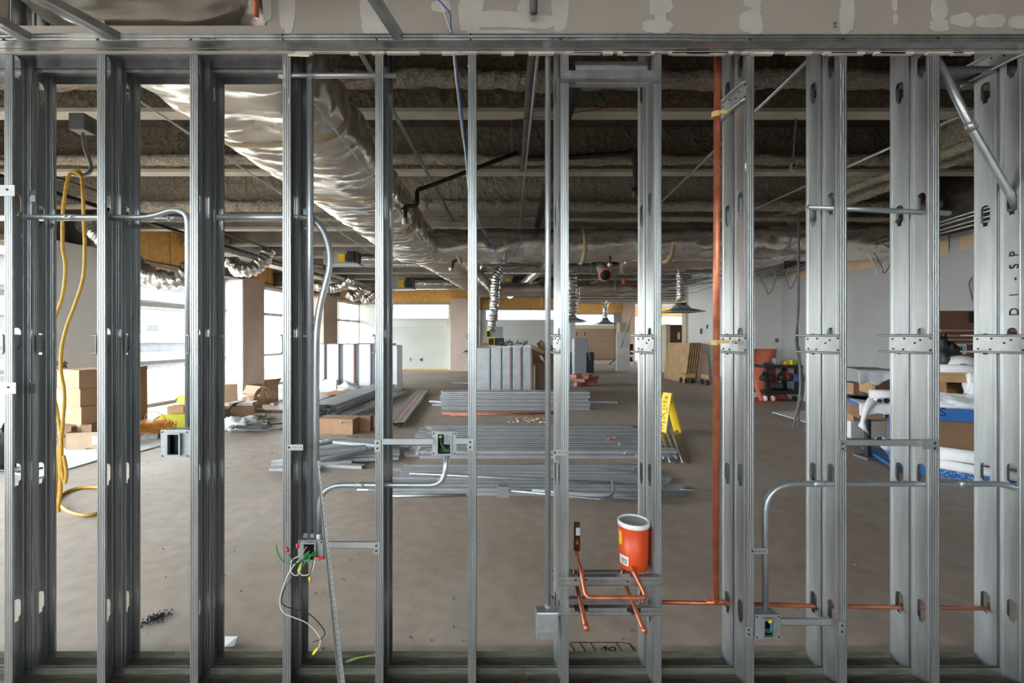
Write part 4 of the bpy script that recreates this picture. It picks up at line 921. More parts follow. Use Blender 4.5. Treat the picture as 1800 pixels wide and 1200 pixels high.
# ================================================================ STOCK LYING ON THE FLOOR
def channel_mb(L_, w=.092, h=.033):
    mb = MB(); pr = [(0, -w / 2 + .008, 0), (0, -w / 2, 0), (0, -w / 2, h), (0, -w * .2, h), (0, -w * .16, h - .002), (0, w * .16, h - .002), (0, w * .2, h), (0, w / 2, h), (0, w / 2, 0), (0, w / 2 - .008, 0)]
    mb.strip(pr, (-L_ / 2, 0, 0), (L_ / 2, 0, 0)); return mb
CH = {}
def channel(L_, m=None, w=.092, h=.033):
    key = (round(L_, 2), (m or studp).name, w, h)
    if key in CH: o = CH[key].copy(); COL.objects.link(o); return o
    o = channel_mb(L_, w, h).build('steel_channel', m or studp, None, local=True, solid=.0012); CH[key] = o; return o
def lay(o, x, y, z, rz, lab, group, cat='steel stud', rx=0, ry=0):
    o.location = (x, y, z); o.rotation_euler = (rx, ry, rz); tag(o, lab, cat, group); return o
# pile A: wide flat pile in the middle (twelve-foot studs, lying across)
G = 'flat pile of steel studs in the middle of the floor'
y = 5.62; k = 0
while y < 7.55:
    t = (y - 5.62) / 1.93; xc = X(956, 5.62) * (1 - t) + X(928, 7.55) * t + random.uniform(-.10, .10); w = random.choice((.064, .092))
    lay(channel(3.5 if k % 3 else 3.3, (studp, galvb, studp, galv)[k % 4], w=w), xc, y, .001, R(random.uniform(-.8, .8)), 'bottom-layer steel stud in the wide flat floor pile, ' + ORD[k] + ' from the front', G); y += w + .012; k += 1
y = 5.75
for k in range(14):
    lay(channel(3.4, (studp, galvb)[k % 2], w=.064), .75 + random.uniform(-.12, .12), 5.72 + k * .125, .037, R(random.uniform(-.7, .7)), 'top-layer steel stud on the wide flat floor pile, ' + ORD[k] + ' from the front', 'top layer of the flat stud pile')
# pile B: nearer pile
G = 'nearer pile of steel channels and tubes on the floor'
for k in range(14):
    y = 4.30 + k * .068; lay(channel(2.85, w=.05, h=.028), .50 + (k % 4) * .05 - k * .005, y, .001, R(random.uniform(-1, 1)), 'narrow bottom-layer channel in the nearer floor pile, ' + ORD[k] + ' from the front', G)
for k in range(8):
    lay(channel(2.8, w=.04, h=.022), .35 + random.uniform(-.1, .15), 4.348 + k * .11, .031, R(random.uniform(-1.2, 1.2)), 'narrow top-layer channel on the nearer floor pile, ' + ORD[k] + ' from the front', 'top layer of the nearer channel pile')
def rod(p0, p1, r, lab, m=emt, group=None, cat='conduit', name='loose_conduit', **k): return tag(MB().tube([p0, p1], r, 10).build(name, m, smooth=True), lab, cat, group)
rod(F(980, 872, .05), F(1205, 868, .05), .022, 'thick grey tube at the front right of the nearer floor pile', bluegreyp, cat='tube')
rod(F(935, 862, .04), F(1175, 880, .03), .018, 'second thick grey tube at the front of the nearer floor pile', bluegreyp, cat='tube')
rod(F(690, 872, .012), F(818, 869, .012), .012, 'short steel tube lying in front of the nearer pile, lower of two'); rod(F(628, 861, .012), F(795, 861, .012), .013, 'short steel tube lying in front of the nearer pile, upper of two')
rod(F(1195, 860, .03), F(1250, 862, .03), .006, 'thin rod sticking out of the right end of the nearer pile')
rod(F(690, 823, .01), F(1150, 817, .01), .010, 'long thin conduit lying between the two stud piles')
tag(MB().tube(fillet([F(905, 828, .012), F(925, 816, .012), F(955, 816, .012), F(1180, 836, .07)], .12), .011, 10).build('bent_conduit', emt, smooth=True), 'long conduit with an offset bend lying between the two piles', 'conduit')
lj = tag(MB().tube(fillet([F(893, 862, .11), F(1065, 878, .08), F(1080, 866, .10), F(1075, 842, .10)], .14), .011, 10).build('bent_conduit', emt, smooth=True), 'hooked conduit running from the small box over the nearer pile', 'conduit')
rod(F(720, 832, .08), F(1100, 850, .08), .009, 'thin conduit lying slantwise over the nearer pile')
jb = thing('loose_junction_box', 'small dented steel box lying on the nearer floor pile', 'electrical box', F(884, 872, .05)); c = F(884, 872, .05)
MB().bb(c.x - .05, c.x + .05, c.y - .03, c.y + .06, c.z, c.z + .10).build('housing', boxst, jb, bev=.006); MB().bb(c.x - .056, c.x + .056, c.y - .035, c.y - .03, c.z, c.z + .10).build('cover_plate', galvb, jb)
# slanting conduits right of pile A
for k in range(10):
    a = F(1098 + k * 9, 752 + (k % 3) * 3, .012); b_ = F(1140 + k * 7 - (k % 3) * 14, 800 + (k % 4) * 4, .012)
    if k > 5: a = F(1098 + k * 9, 756, .05); b_ = F(1156 + (k - 5) * 11, 806 + (k % 2) * 6, .02)
    rod(a, b_, .011, 'thin conduit slanting out of the flat pile at right, ' + ORD[k] + ' from left', group='slanting conduits beside the flat pile')
# bits in pile A
for px, py, m_, lab in ((1070, 772, nutr, 'red tag lying on the flat stud pile, left of two'), (1082, 768, nutr, 'red tag lying on the flat stud pile, right of two')):
    c = F(px, py, .08); tag(MB().box(c, (.03, .05, .012), Matrix.Rotation(R(30), 3, 'Z')).build('red_tag', m_), lab, 'tag')
for k, (px, py) in enumerate(((1090, 781), (1100, 796), (1120, 801), (738, 790), (736, 798), (750, 795))):
    c = F(px, py, .075); tag(MB().tube(bez([c + Vector((-.03, -.03, 0)), c + Vector((0, 0, .02)), c + Vector((.01, .05, 0))]), .007, 6).build('twist_tie', paper, smooth=True), 'white twist of tape on the flat stud pile', 'tape', 'white tape twists on the stud pile')
# loose studs scattered at left (472-700, 765-825)
sc_ = [(475, 822, 620, 812, .03), (478, 815, 700, 806, .03), (520, 812, 560, 780, .05), (540, 790, 700, 775, .05), (548, 800, 690, 786, .07), (560, 812, 650, 790, .08), (575, 773, 700, 780, .09), (590, 778, 690, 786, .10),
       (545, 785, 625, 770, .09), (600, 800, 705, 792, .05), (560, 795, 640, 788, .11), (590, 806, 700, 800, .03), (555, 818, 640, 822, .002), (480, 825, 560, 828, .002), (640, 786, 720, 784, .04), (560, 777, 640, 775, .03)]
for k, (ax_, ay_, bx_, by_, z) in enumerate(sc_):
    a = F(ax_, ay_, z); b_ = F(bx_, by_, z); v = b_ - a; L_ = round(min(v.length, 1.9), 1)
    o = channel(L_, galvb if k in (1, 8) else studp); lay(o, *((a + b_) / 2), math.atan2(v.y, v.x), 'loose steel stud offcut in the jumbled heap left of the flat pile', 'jumbled steel offcuts', rx=random.uniform(-.25, .25) if z > .03 else 0)
# bundle C: stacked bundle across, beyond pile A
for lv in range(9):
    for q in range(4):
        if lv < 8 and q > 1: continue
        lay(channel(3.15, (studp, galvb)[(lv + q) % 2], w=.09, h=.031), X(905, 9.35) + random.uniform(-.03, .03), 9.35 + q * .098 + random.uniform(-.006, .012), .003 + lv * .043, R(random.uniform(-.2, .2)), 'steel stud in the neat stacked bundle, ' + ORD[lv] + ' layer up, ' + ORD[q] + ' from the front', 'neat stacked bundle of studs')
for k, (a, b_, z, lab) in enumerate((((757, 706), (790, 708), .10, 'dark channel poking out of the left end of the neat bundle, upper'), ((760, 712), (800, 713), .04, 'dark channel poking out of the left end of the neat bundle, lower'), ((1030, 707), (1085, 708), .02, 'thin channel lying beyond the right end of the neat bundle'), ((795, 673), (830, 674), .02, 'green grey channel lying on the floor behind the neat bundle'))):
    p = F(a[0], a[1], z); q_ = F(b_[0], b_[1], z); v = q_ - p; lay(channel(round(v.length, 1)), *((p + q_) / 2), math.atan2(v.y, v.x), lab, None)
rod(F(776, 727, .02), F(940, 727, .02), .025, 'long thin reddish timber strip lying before the neat bundle, left piece', redb, cat='timber', name='timber_strip'); rod(F(792, 730, .02), F(975, 725, .02), .022, 'long thin reddish timber strip lying before the neat bundle, right piece', redb, cat='timber', name='timber_strip')
# bundle D: long bundle running away at left
def longbundle(p0, p1, nw, nh, lab, group, w=.092, h=.036, colours=None, L_=None):
    a = Vector(p0); b_ = Vector(p1); v = b_ - a; v.z = 0; L2 = L_ or v.length; t = v.normalized(); s_ = Vector((t.y, -t.x, 0)); ang = math.atan2(t.y, t.x)
    for r_ in range(nh):
        for q in range(nw):
            m_ = colours[(r_ * nw + q) % len(colours)] if colours else studp
            c = a + t * (L2 / 2 + random.uniform(-.12, .12)) + s_ * ((q - nw / 2 + .5) * (w + .016) + random.uniform(-.006, .006))
            lay(channel(round(L2, 1), m_, w, h - .004), c.x, c.y, .003 + r_ * (h + .008), ang + random.uniform(-.003, .003), lab + ', ' + ORD[r_] + ' layer up, ' + ORD[q] + ' from left', group)
longbundle(F(568, 733), F(694, 682), 5, 6, 'steel stud in the tall long bundle', 'tall long stud bundle at left')
longbundle(F(607, 735), F(706, 692), 3, 2, 'steel stud in the bundle beside the tall one', 'low long stud bundle at left')
longbundle(F(696, 749), F(742, 690), 3, 2, 'steel channel in the pinkish bundle', 'bundle with pinkish channels', colours=[galvb, mat('pink_tinged_steel', (206, 168, 162), .45, .5), studp])
longbundle(F(545, 712, .0), F(640, 678), 2, 2, 'steel stud in the bundle behind the tall one', 'low rear stud bundle at left')
c = F(620, 692); o = thing('flat_carton', 'flat cardboard carton lying on top beside the tall long bundle', 'cardboard', c)
MB().box(c + Vector((0, 0, .12)), (.45, 1.9, .06), Matrix.Rotation(R(-12), 3, 'Z')).build('panel', card, o); MB().box(c + Vector((-.15, -.97, .12)), (.2, .01, .05), Matrix.Rotation(R(-12), 3, 'Z')).build('red_print', redb, o)
for px, lab in ((665, 'x'),): pass
wireo = MB().tube(bez([F(600, 740, .25), F(598, 745, .12), F(603, 752, .02), F(625, 742, .02), F(640, 730, .1)]), .008, 6).build('white_twine', wirew, smooth=True); tag(wireo, 'white twine curling off the tall long bundle', 'twine')

# ================================================================ BOXES
def carton(x, y, z, w, d, h, rz, label, m=card, flaps=0, lab=None, open_=False, tape_=True, group=None, lid=None):
    o = thing('cardboard_box', label, 'box', (x, y, z), rz, group); t_ = .006; mb = MB()
    if open_:
        for s_ in (-1, 1): mb.bb(s_ * w / 2 - t_, s_ * w / 2, -d / 2, d / 2, 0, h) if s_ > 0 else mb.bb(-w / 2, -w / 2 + t_, -d / 2, d / 2, 0, h); mb.bb(-w / 2, w / 2, s_ * (d / 2 - t_ / 2) - t_ / 2, s_ * (d / 2 - t_ / 2) + t_ / 2, 0, h)
        mb.bb(-w / 2, w / 2, -d / 2, d / 2, 0, t_)
    else: mb.bb(-w / 2, w / 2, -d / 2, d / 2, 0, h)
    mb.build('carton', m, o, local=True)
    if flaps:
        for k, (dx_, dy_, ang) in enumerate((((-1), 0, 35), (1, 0, 50), (0, -1, 60), (0, 1, 20))[:flaps]):
            f = MB(); ln = min(w, d) * .45
            if dx_:
                rot = Matrix.Rotation(R(-ang * dx_), 3, 'Y'); cc_ = Vector((dx_ * w / 2, 0, h)) + rot @ Vector((dx_ * ln / 2, 0, 0)); rot2 = Matrix.Rotation(R(ang * dx_), 3, 'Y')
                cc_ = Vector((dx_ * (w / 2 + math.cos(R(ang)) * ln / 2), 0, h + math.sin(R(ang)) * ln / 2 * (1 if k % 2 else -1))); rot = Matrix.Rotation(-dx_ * R(ang) * (1 if k % 2 else -1), 3, 'Y'); f.box(cc_, (ln, d, t_), rot)
            else:
                cc_ = Vector((0, dy_ * (d / 2 + math.cos(R(ang)) * ln / 2), h - math.sin(R(ang)) * ln / 2)); rot = Matrix.Rotation(-dy_ * R(ang), 3, 'X'); f.box(cc_, (w, ln, t_), rot)
            f.build('flap', m, o, local=True)
    if tape_ and not open_: MB().bb(-.03, .03, -d / 2 - .001, -d / 2 + .002, h * .6, h + .001).build('packing_tape', card3, o, local=True)
    if lab: MB().bb(lab[0] - lab[2] / 2, lab[0] + lab[2] / 2, -d / 2 - .002, -d / 2, lab[1] - lab[3] / 2, lab[1] + lab[3] / 2).build('shipping_label', paper, o, local=True)
    return o
def cf(px, py): p = F(px, py); return p.x, p.y
Db = 6.35; xb = X(152, Db)
hh = [.0, .30, .235, .235, .27]
carton(xb + .10, Db + .02, 0, .50, .42, .33, R(-14), 'bottom brown box of the stack by the left column', card2)
carton(xb, Db, .33, .52, .42, .245, R(-18), 'box with a white label second from the bottom of the column stack', card, lab=(-.12, .13, .13, .17))
carton(xb - .03, Db, .577, .52, .42, .25, R(-16), 'box with a white label third from the bottom of the column stack', card, lab=(-.12, .13, .13, .16))
carton(xb - .01, Db, .83, .50, .42, .26, R(-20), 'top box of the column stack, open with a brown paper tuft', card, flaps=1)
tf = MB(); pc0 = Vector((xb - .28, Db - .1, 1.13))
for k in range(40):
    d = Vector((random.uniform(-1, 1), random.uniform(-.5, .5), random.uniform(-.4, 1))).normalized() * random.uniform(.04, .11); tf.box(pc0 + d * .6, (.05, .012, .03), Matrix.Rotation(random.random() * 6, 3, 'Y') @ Matrix.Rotation(random.random() * 6, 3, 'X'))
tag(tf.build('paper_tuft', card2), 'crumpled brown paper tuft on the top box by the left column', 'paper')
x, y = cf(150, 790); carton(x, y + .15, 0, .50, .34, .24, R(12), 'low open pale box lying in front of the column stack', card3, open_=True, flaps=2, lab=(.15, .13, .18, .12))
x, y = cf(98, 795); carton(x - .15, y + .35, 0, .3, .3, .3, R(4), 'brown box half hidden behind the first bay left of the low open box', card2)
x, y = cf(237, 745); carton(X(232, 8.2), 8.2, .0, .35, .3, 1.0, R(4), 'tall brown carton standing behind the second pair of studs', card2)
x, y = cf(590, 763); carton(x, y + .2, 0, .62, .36, .24, R(-9), 'lone brown box on the floor in front of the long bundles', card, tape_=False); carton(x + .42, y + .28, 0, .18, .16, .25, R(-5), 'narrow box standing against the right end of the lone brown box', card2, tape_=False)
# heap left (395-475, 660-750)
x, y = cf(452, 710); carton(x, y + .25, 0, .52, .45, .42, R(-28), 'large open box full of packing scraps under the second group of windows', card, open_=True, flaps=3)
x, y = cf(428, 733); carton(x, y, 0, .42, .34, .24, R(20), 'open brown box tipped toward us in the heap under the windows', card, open_=True, flaps=2)
x, y = cf(440, 722); carton(x + .05, y, 0, .25, .28, .30, R(-10), 'small printed box between the open cartons', card, lab=(.03, .15, .14, .16))
x, y = cf(402, 735); carton(x - .1, y + .05, 0, .42, .32, .2, R(-8), 'low brown box at the left of the heap under the windows', card2, open_=True, flaps=2)
x, y = cf(405, 705); carton(x, y, 0, .3, .3, .42, R(30), 'leaning pale box behind the heap at the tan column', card3, flaps=2)
x, y = cf(425, 715); carton(F(428, 733)[0], F(428, 733)[1], .24, .42, .25, .06, R(8), 'flat white and blue printed carton on top of the heap', paper, tape_=False)
sp = thing('paper_hoop', 'pale curled cardboard hoops sticking out of the large open box', 'cardboard', F(468, 706, .35)); c = F(466, 700, .40)
for k, (dx, r_) in enumerate(((0, .17), (.06, .15), (-.08, .13))):
    mb = MB(); i0 = 0
    for j in range(17):
        th = math.pi * j / 16; p = c + Vector((dx + r_ * math.cos(th), -.08 + k * .04, r_ * 1.3 * math.sin(th)))
        mb.v += [p, p + Vector((.01, .09, 0))]
    for j in range(16): mb.f.append([2 * j, 2 * j + 1, 2 * j + 3, 2 * j + 2])
    mb.build('hoop', card3, sp, solid=.004)
def blobmesh(c, rx, ry, rz, amp, seed, n=16, m=10, fr=4):
    mb = MB()
    for i in range(m + 1):
        ph = math.pi * i / m
        for j in range(n):
            th = 2 * math.pi * j / n; d = Vector((math.sin(ph) * math.cos(th), math.sin(ph) * math.sin(th), math.cos(ph)))
            q = 1 + amp * noise.noise(d * fr * .5 + Vector((seed, seed, 0))) + amp * .5 * noise.noise(d * fr + Vector((0, seed, 0)))
            z = max(d.z * rz * q, -rz * .5)
            mb.v.append(Vector(c) + Vector((d.x * rx * q, d.y * ry * q, z + rz * .5)))
    for i in range(m):
        for j in range(n): j2 = (j + 1) % n; mb.f.append([i * n + j, (i + 1) * n + j, (i + 1) * n + j2, i * n + j2])
    return mb
tag(blobmesh(F(420, 756), .30, .16, .14, .8, 3, 26, 16, 6).build('plastic_bag', plastic_w, smooth=True), 'crumpled white plastic bag on the floor beside the fourth stud pair', 'bag')
tag(blobmesh(F(612, 690, .05), .28, .3, .18, .6, 5, 20, 12, 5).build('plastic_wrap', plastic_w, smooth=True), 'heap of clear plastic wrap in front of the upright duct sections', 'plastic')
hs = MB()
for k in range(9):
    c = F(random.uniform(385, 440), random.uniform(732, 752), .02 + .012 * k); pts = []
    for j in range(14): th = j * .45 + k; pts.append(c + Vector((math.cos(th) * random.uniform(.3, .5) + j * .02, math.sin(th) * .25, random.uniform(0, .02))))
    hs.tube(bez(pts, 4), .016, 6)
tag(hs.build('hose_coil', greycab, smooth=True), 'tangle of grey hose on the floor left of the white bag', 'hose')
for k in range(9):
    c = F(random.uniform(425, 500), random.uniform(716, 738), .02); tag(MB().box(c + Vector((0, 0, .02 * (k % 3))), (random.uniform(.3, .6), random.uniform(.15, .3), .02), Matrix.Rotation(random.uniform(-.6, .6), 3, 'Z') @ Matrix.Rotation(random.uniform(-.1, .1), 3, 'X')).build('cardboard_scrap', random.choice((card, card3, card2))), 'flattened cardboard scrap on the floor between the heap and the long bundles', 'cardboard', 'flattened cardboard scraps')
# boxes in front of the upright ducts
x, y = cf(580, 688); carton(x, y, .0, .42, .3, .34, R(5), 'white open carton in front of the upright duct sections', paper, open_=True, tape_=False)
x, y = cf(640, 680); carton(x, y, .0, .4, .3, .25, R(18), 'small yellowish carton in front of the upright duct sections', beige, open_=True, flaps=2)
# yellow boxes and orange cord by the window (247-330)
x, y = cf(300, 752); ox = carton(x + .05, y + .2, 0, .52, .34, .22, R(15), 'low yellow-green box beside the orange cord heap', yelg, flaps=1, tape_=False)
x, y = cf(320, 748); carton(x + .02, y + .3, 0, .34, .30, .50, R(-10), 'tall yellow-green open box behind the outlet box', yelg, flaps=3, tape_=False)
x, y = cf(296, 752); carton(x + .02, y + .22, .23, .26, .2, .12, R(8), 'small orange-brown box resting on the low yellow-green box', card, tape_=False)
x, y = cf(338, 752); carton(x, y + .3, 0, .3, .3, .35, R(6), 'pale brown box right of the tall yellow-green box', card3)
oc = MB(); c0 = F(262, 765, 0)
for k in range(26):
    rr = random.uniform(.14, .30); cx, cy = random.uniform(-.08, .08), random.uniform(-.08, .08); pts = []; ph = random.random() * 6; tl = random.uniform(-.3, .3)
    for j in range(15):
        th = ph + j * 2 * math.pi / 13; hz_ = .03 + .17 * random.uniform(.3, 1) * max(0, 1 - rr * 2.2) + random.uniform(0, .12); pts.append(c0 + Vector((cx + rr * 1.15 * math.cos(th), cy + rr * .6 * math.sin(th), hz_ + .04 * math.sin(th * 2 + tl))))
    oc.tube(bez(pts, 4), .0055, 5)
oc.tube(bez([c0 + Vector((-.1, 0, .1)), c0 + Vector((-.02, 0, .36)), c0 + Vector((.2, 0, .33)), c0 + Vector((.33, 0, .12))]), .006, 5)
tag(oc.build('orange_cord_heap', ocord, smooth=True), 'tangled heap of thin orange cord on the floor by the window', 'cord')
c = F(271, 772, .0); tag(MB().box(c + Vector((0, 0, .04)), (.12, .1, .08), Matrix.Rotation(.4, 3, 'Z')).build('white_fitting', galvb, bev=.01), 'small white metal fitting in front of the orange cord heap', 'fitting')
# gypsum sheets on the floor at left and right
def sheet(pts, z, label, m, t=.013, cat='board'):
    mb = MB(); mb.prism([(p.x, p.y) for p in pts], (0, 0, z), (1, 0, 0), (0, 1, 0), (0, 0, 1), t); return tag(mb.build('board_sheet', m), label, cat)
sheet([F(60, 843), F(185, 806), F(186, 772), F(-80, 800)], .001, 'pale board sheet lying on the floor at far left', wallw)
sheet([F(150, 792), F(245, 766), F(250, 742), F(180, 768)], .016, 'pale board sheet lying behind the low open box', wallw)
sheet([F(243, 795), F(300, 779), F(300, 755), F(243, 770)], .002, 'pale board sheet lying before the orange cord heap', wallw)
sheet([F(480, 712), F(520, 690), F(500, 676), F(462, 700)], .002, 'white sheet lying on the floor under the second group of windows', paper)
sheet([F(1357, 725), F(1425, 745), F(1480, 745), F(1440, 722)], .002, 'pale board sheet lying on the floor left of the blue cart', wallw)
sheet([F(1487, 738), F(1560, 775), F(1590, 760), F(1520, 730)], .002, 'pale board sheet on the floor under the blue cart', wallw)
# black bag/things at far left edge
tag(blobmesh(F(2, 825), .14, .12, .34, .5, 11, 18, 12, 5).build('black_bag', blackpl, smooth=True), 'dark bag slumped on the floor at the left edge', 'bag')
tag(MB().tube(bez([F(0, 826, .02), F(30, 829, .02), F(50, 826, .02), F(75, 822, .02)]), .012, 6).build('black_cable', blackp, smooth=True), 'black cable trailing on the floor from the dark bag', 'cable')

# ================================================================ UPRIGHT DUCT SECTIONS
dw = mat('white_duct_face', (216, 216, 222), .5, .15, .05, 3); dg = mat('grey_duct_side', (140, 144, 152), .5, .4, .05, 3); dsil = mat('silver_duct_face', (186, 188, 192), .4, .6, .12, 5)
xs = [558, 576, 604, 632, 660, 690]
for k in range(5):
    a = X(xs[k], 12.6); b_ = X(xs[k + 1], 12.6); o = thing('duct_section', ('leftmost', 'second', 'third', 'fourth', 'rightmost')[k] + ' upright white duct section of the left group', 'duct section', ((a + b_) / 2, 12.6, 0), group='left group of upright duct sections')
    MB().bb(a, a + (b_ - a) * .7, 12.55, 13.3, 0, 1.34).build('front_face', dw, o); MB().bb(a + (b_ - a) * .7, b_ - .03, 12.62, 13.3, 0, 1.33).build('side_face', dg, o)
    MB().bb(a + (b_ - a) * .66, a + (b_ - a) * .72, 12.54, 12.56, 0, 1.34).build('seam_tape', redb if k == 2 else galvb, o)
    MB().bb(a, b_ - .03, 12.6, 13.3, 1.34, 1.36).build('rusty_rim', card, o)
o = thing('duct_section', 'separate white duct section standing right of the left group', 'duct section', (X(694, 12.2), 12.2, 0)); MB().bb(X(689, 12.2), X(699, 12.2), 12.1, 12.9, 0, 1.31).build('front_face', dw, o)
xs = [838, 863, 883, 901, 919, 937]
for k in range(5):
    a = X(xs[k], 10.6); b_ = X(xs[k + 1], 10.6); o = thing('duct_section', ('leftmost', 'second', 'third', 'fourth', 'rightmost')[k] + ' upright silver duct section of the middle group', 'duct section', ((a + b_) / 2, 10.6, 0), group='middle group of upright duct sections')
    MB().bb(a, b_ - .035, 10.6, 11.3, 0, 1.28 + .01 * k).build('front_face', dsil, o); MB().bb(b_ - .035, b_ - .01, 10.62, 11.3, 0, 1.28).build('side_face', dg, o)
    MB().bb(b_ - .07, b_ - .035, 10.585, 10.6, 0, 1.28).build('seam_tape', mat('pinkish_seam', (150, 120, 122), .6) if k > 1 else galvb, o)
MB().bb(X(838, 10.58), X(860, 10.58), 10.57, 10.6, .0, .25).build('grey_patch', dg, bpy.data.objects['duct_section.006'] if 'duct_section.006' in bpy.data.objects else o)
for (px0, px1, py0, py1, lab, k) in ((855, 884, 572, 590, 'upper open duct piece with yellow rim on the middle duct sections', 0), (858, 886, 592, 605, 'lower open duct piece with yellow rim on the middle duct sections', 1)):
    D = 10.75; a, b_ = X(px0, D), X(px1, D); z1, z0 = Z(py0, D), Z(py1, D) if k == 0 else 1.34
    z0 = 1.34 if k else 1.54; z1 = 1.53 if k else 1.80; sp_ = a + (b_ - a) * (.28 if k == 0 else .4)
    o = thing('duct_offcut', lab, 'duct piece', (a, D, z0)); MB().bb(sp_, b_, D, D + .4, z0, z1).build('side', dg if k == 0 else blackp, o); MB().bb(a, sp_, D - .01, D + .4, z0, z1).build('opening_shade', dark, o)  # black block stands in for the shaded inside of the duct
    q = MB(); 
    for zz in (z0, z1 - .012): q.bb(a, sp_, D - .02, D - .01, zz, zz + .012)
    for xx_ in (a, sp_ - .012): q.bb(xx_, xx_ + .012, D - .02, D - .01, z0, z1)
    q.build('yellow_rim', yel, o)
tw = MB(); c = P(905, 606, 10.9)
for k in range(40): d = Vector((random.uniform(-.35, .35), random.uniform(-.2, .2), random.uniform(-.02, .06))); tw.tube([c + d, c + d + Vector((random.uniform(-.12, .12), random.uniform(-.1, .1), random.uniform(-.02, .1)))], .012, 5)
tag(tw.build('metal_scraps', greycab), 'dark heap of metal scraps on top of the middle duct sections', 'scrap', kind='stuff')
carton(X(855, 11.2), 11.2, 1.32, .22, .2, .07, 0, 'small flat brown box on the leftmost middle duct section', card2, tape_=False)
# debris bin with broken timber
x = X(965, 11.6); carton(x, 11.6, 0, .75, .6, .85, R(-4), 'large brown bin box right of the middle duct sections', brownw, open_=True, tape_=False)
for k in range(16):
    c = Vector((X(random.uniform(935, 985), 11.5), random.uniform(11.35, 11.9), random.uniform(.85, 1.25)))
    tag(MB().box(c, (random.uniform(.35, .7), .04, random.uniform(.08, .16)), Matrix.Rotation(R(random.uniform(-10, 70)), 3, 'Y') @ Matrix.Rotation(random.uniform(-.5, .5), 3, 'Z')).build('broken_board', random.choice((wood, card, card2))), 'broken brown board thrown into the bin box', 'board', 'broken boards in the bin box')
tag(blobmesh(F(975, 690), .5, .4, .35, .5, 21, 20, 12, 5).build('plastic_sheet_heap', plastic_w, smooth=True), 'greyish crumpled sheet heap behind the right end of the neat bundle', 'plastic')
# reddish blocks
for k in range(14):
    r_, q = divmod(k, 5); c = F(1012 + q * 8, 678 - q * .5, 0) + Vector((0, (k % 3) * .12, .06 + r_ * .12))
    tag(MB().box(c, (.30, .5, .11), Matrix.Rotation(R(-25 + random.uniform(-14, 14)), 3, 'Z') @ Matrix.Rotation(R(random.uniform(-6, 6)), 3, 'X')).build('pink_bundle', redb if k % 2 else mat('pink_wrap', (200, 140, 124), .8)), 'pinkish red wrapped bundle in the pile right of the seventh stud', 'bundle', 'pinkish red bundles on the floor')
# folded gate / steel panel with ladder (1008-1042)
D = 16; o = thing('duct_casing', 'upright grey steel panel with rounded top standing in the far room', 'panel', (X(1025, D), D, 0))
MB().bb(X(1009, D), X(1031, D), D, D + .35, .0, 1.5).build('panel', bluegreyp, o, bev=.03)
MB().tube([P(1030, 592, D - .1), F(1041, 652)], .025, 8).build('strut', galvb, o); MB().tube([P(1014, 590, D), P(1014, 584, D)], .03, 8).tube([P(1028, 590, D), P(1028, 584, D)], .03, 8).build('knob', blackp, o)
for px, w, lab in ((1001, .3, 'dark bin left of the upright steel panel'), (1040, .35, 'dark bin right of the upright steel panel')):
    c = F(px, 658); tag(MB().box(c + Vector((0, .5, .45)), (w, .35, .9), taper=1.05).build('dark_bin', blackpl, bev=.02), lab, 'bin')
# floor-standing pole (1000,560 -> 696)
tag(MB().tube([F(1001, 697), F(1001, 697) + Vector((0, 0, 2.1))], .02, 8).build('stand_pole', galv), 'thin upright pole under the stout hanging flexible duct', 'pole')
# pipe threading machine on tripod
D = 18.5; c = F(1100, 640); o = thing('pipe_threader', 'black machine on tripod legs by the far pier', 'machine', c)
x, y = c.x, c.y
MB().bb(x - .25, x + .45, y, y + .5, .55, 1.15).build('body', blackpl, o, bev=.04); MB().bb(x - .3, x + .4, y, y + .45, .15, .4).build('tray', blackpl, o, bev=.02)
MB().tube([(x - .35, y - .05, 1.0), (x - .05, y - .05, 1.25)], .1, 12).build('motor', greycab, o); MB().bb(x - .5, x - .42, y - .1, y, 1.2, 1.6).build('red_lever', nutr, o)
for dx, dy in ((-1.0, -.2), (.55, -.1), (0, .5)): MB().tube([(x, y + .1, .7), (x + dx, y + dy, .02)], .025, 8).build('leg', blackp, o)
c = P(1095, 590, 20); o = tag(MB().box(c, (.6, .1, 1.6)).build('leaning_sheet', wallw), 'pale panel standing behind the black machine', 'panel'); o.location.z = 0.0; o.scale.z = 1.1
carton(X(1092, 20.5), 20.2, 1.75, .5, .35, .45, R(8), 'cream carton perched above the black machine', beige, tape_=False)
tag(MB().tube([F(1078, 650), P(1112, 545, 19)], .03, 8).build('leaning_pole', galvb), 'long thin pole leaning behind the black machine', 'pole')
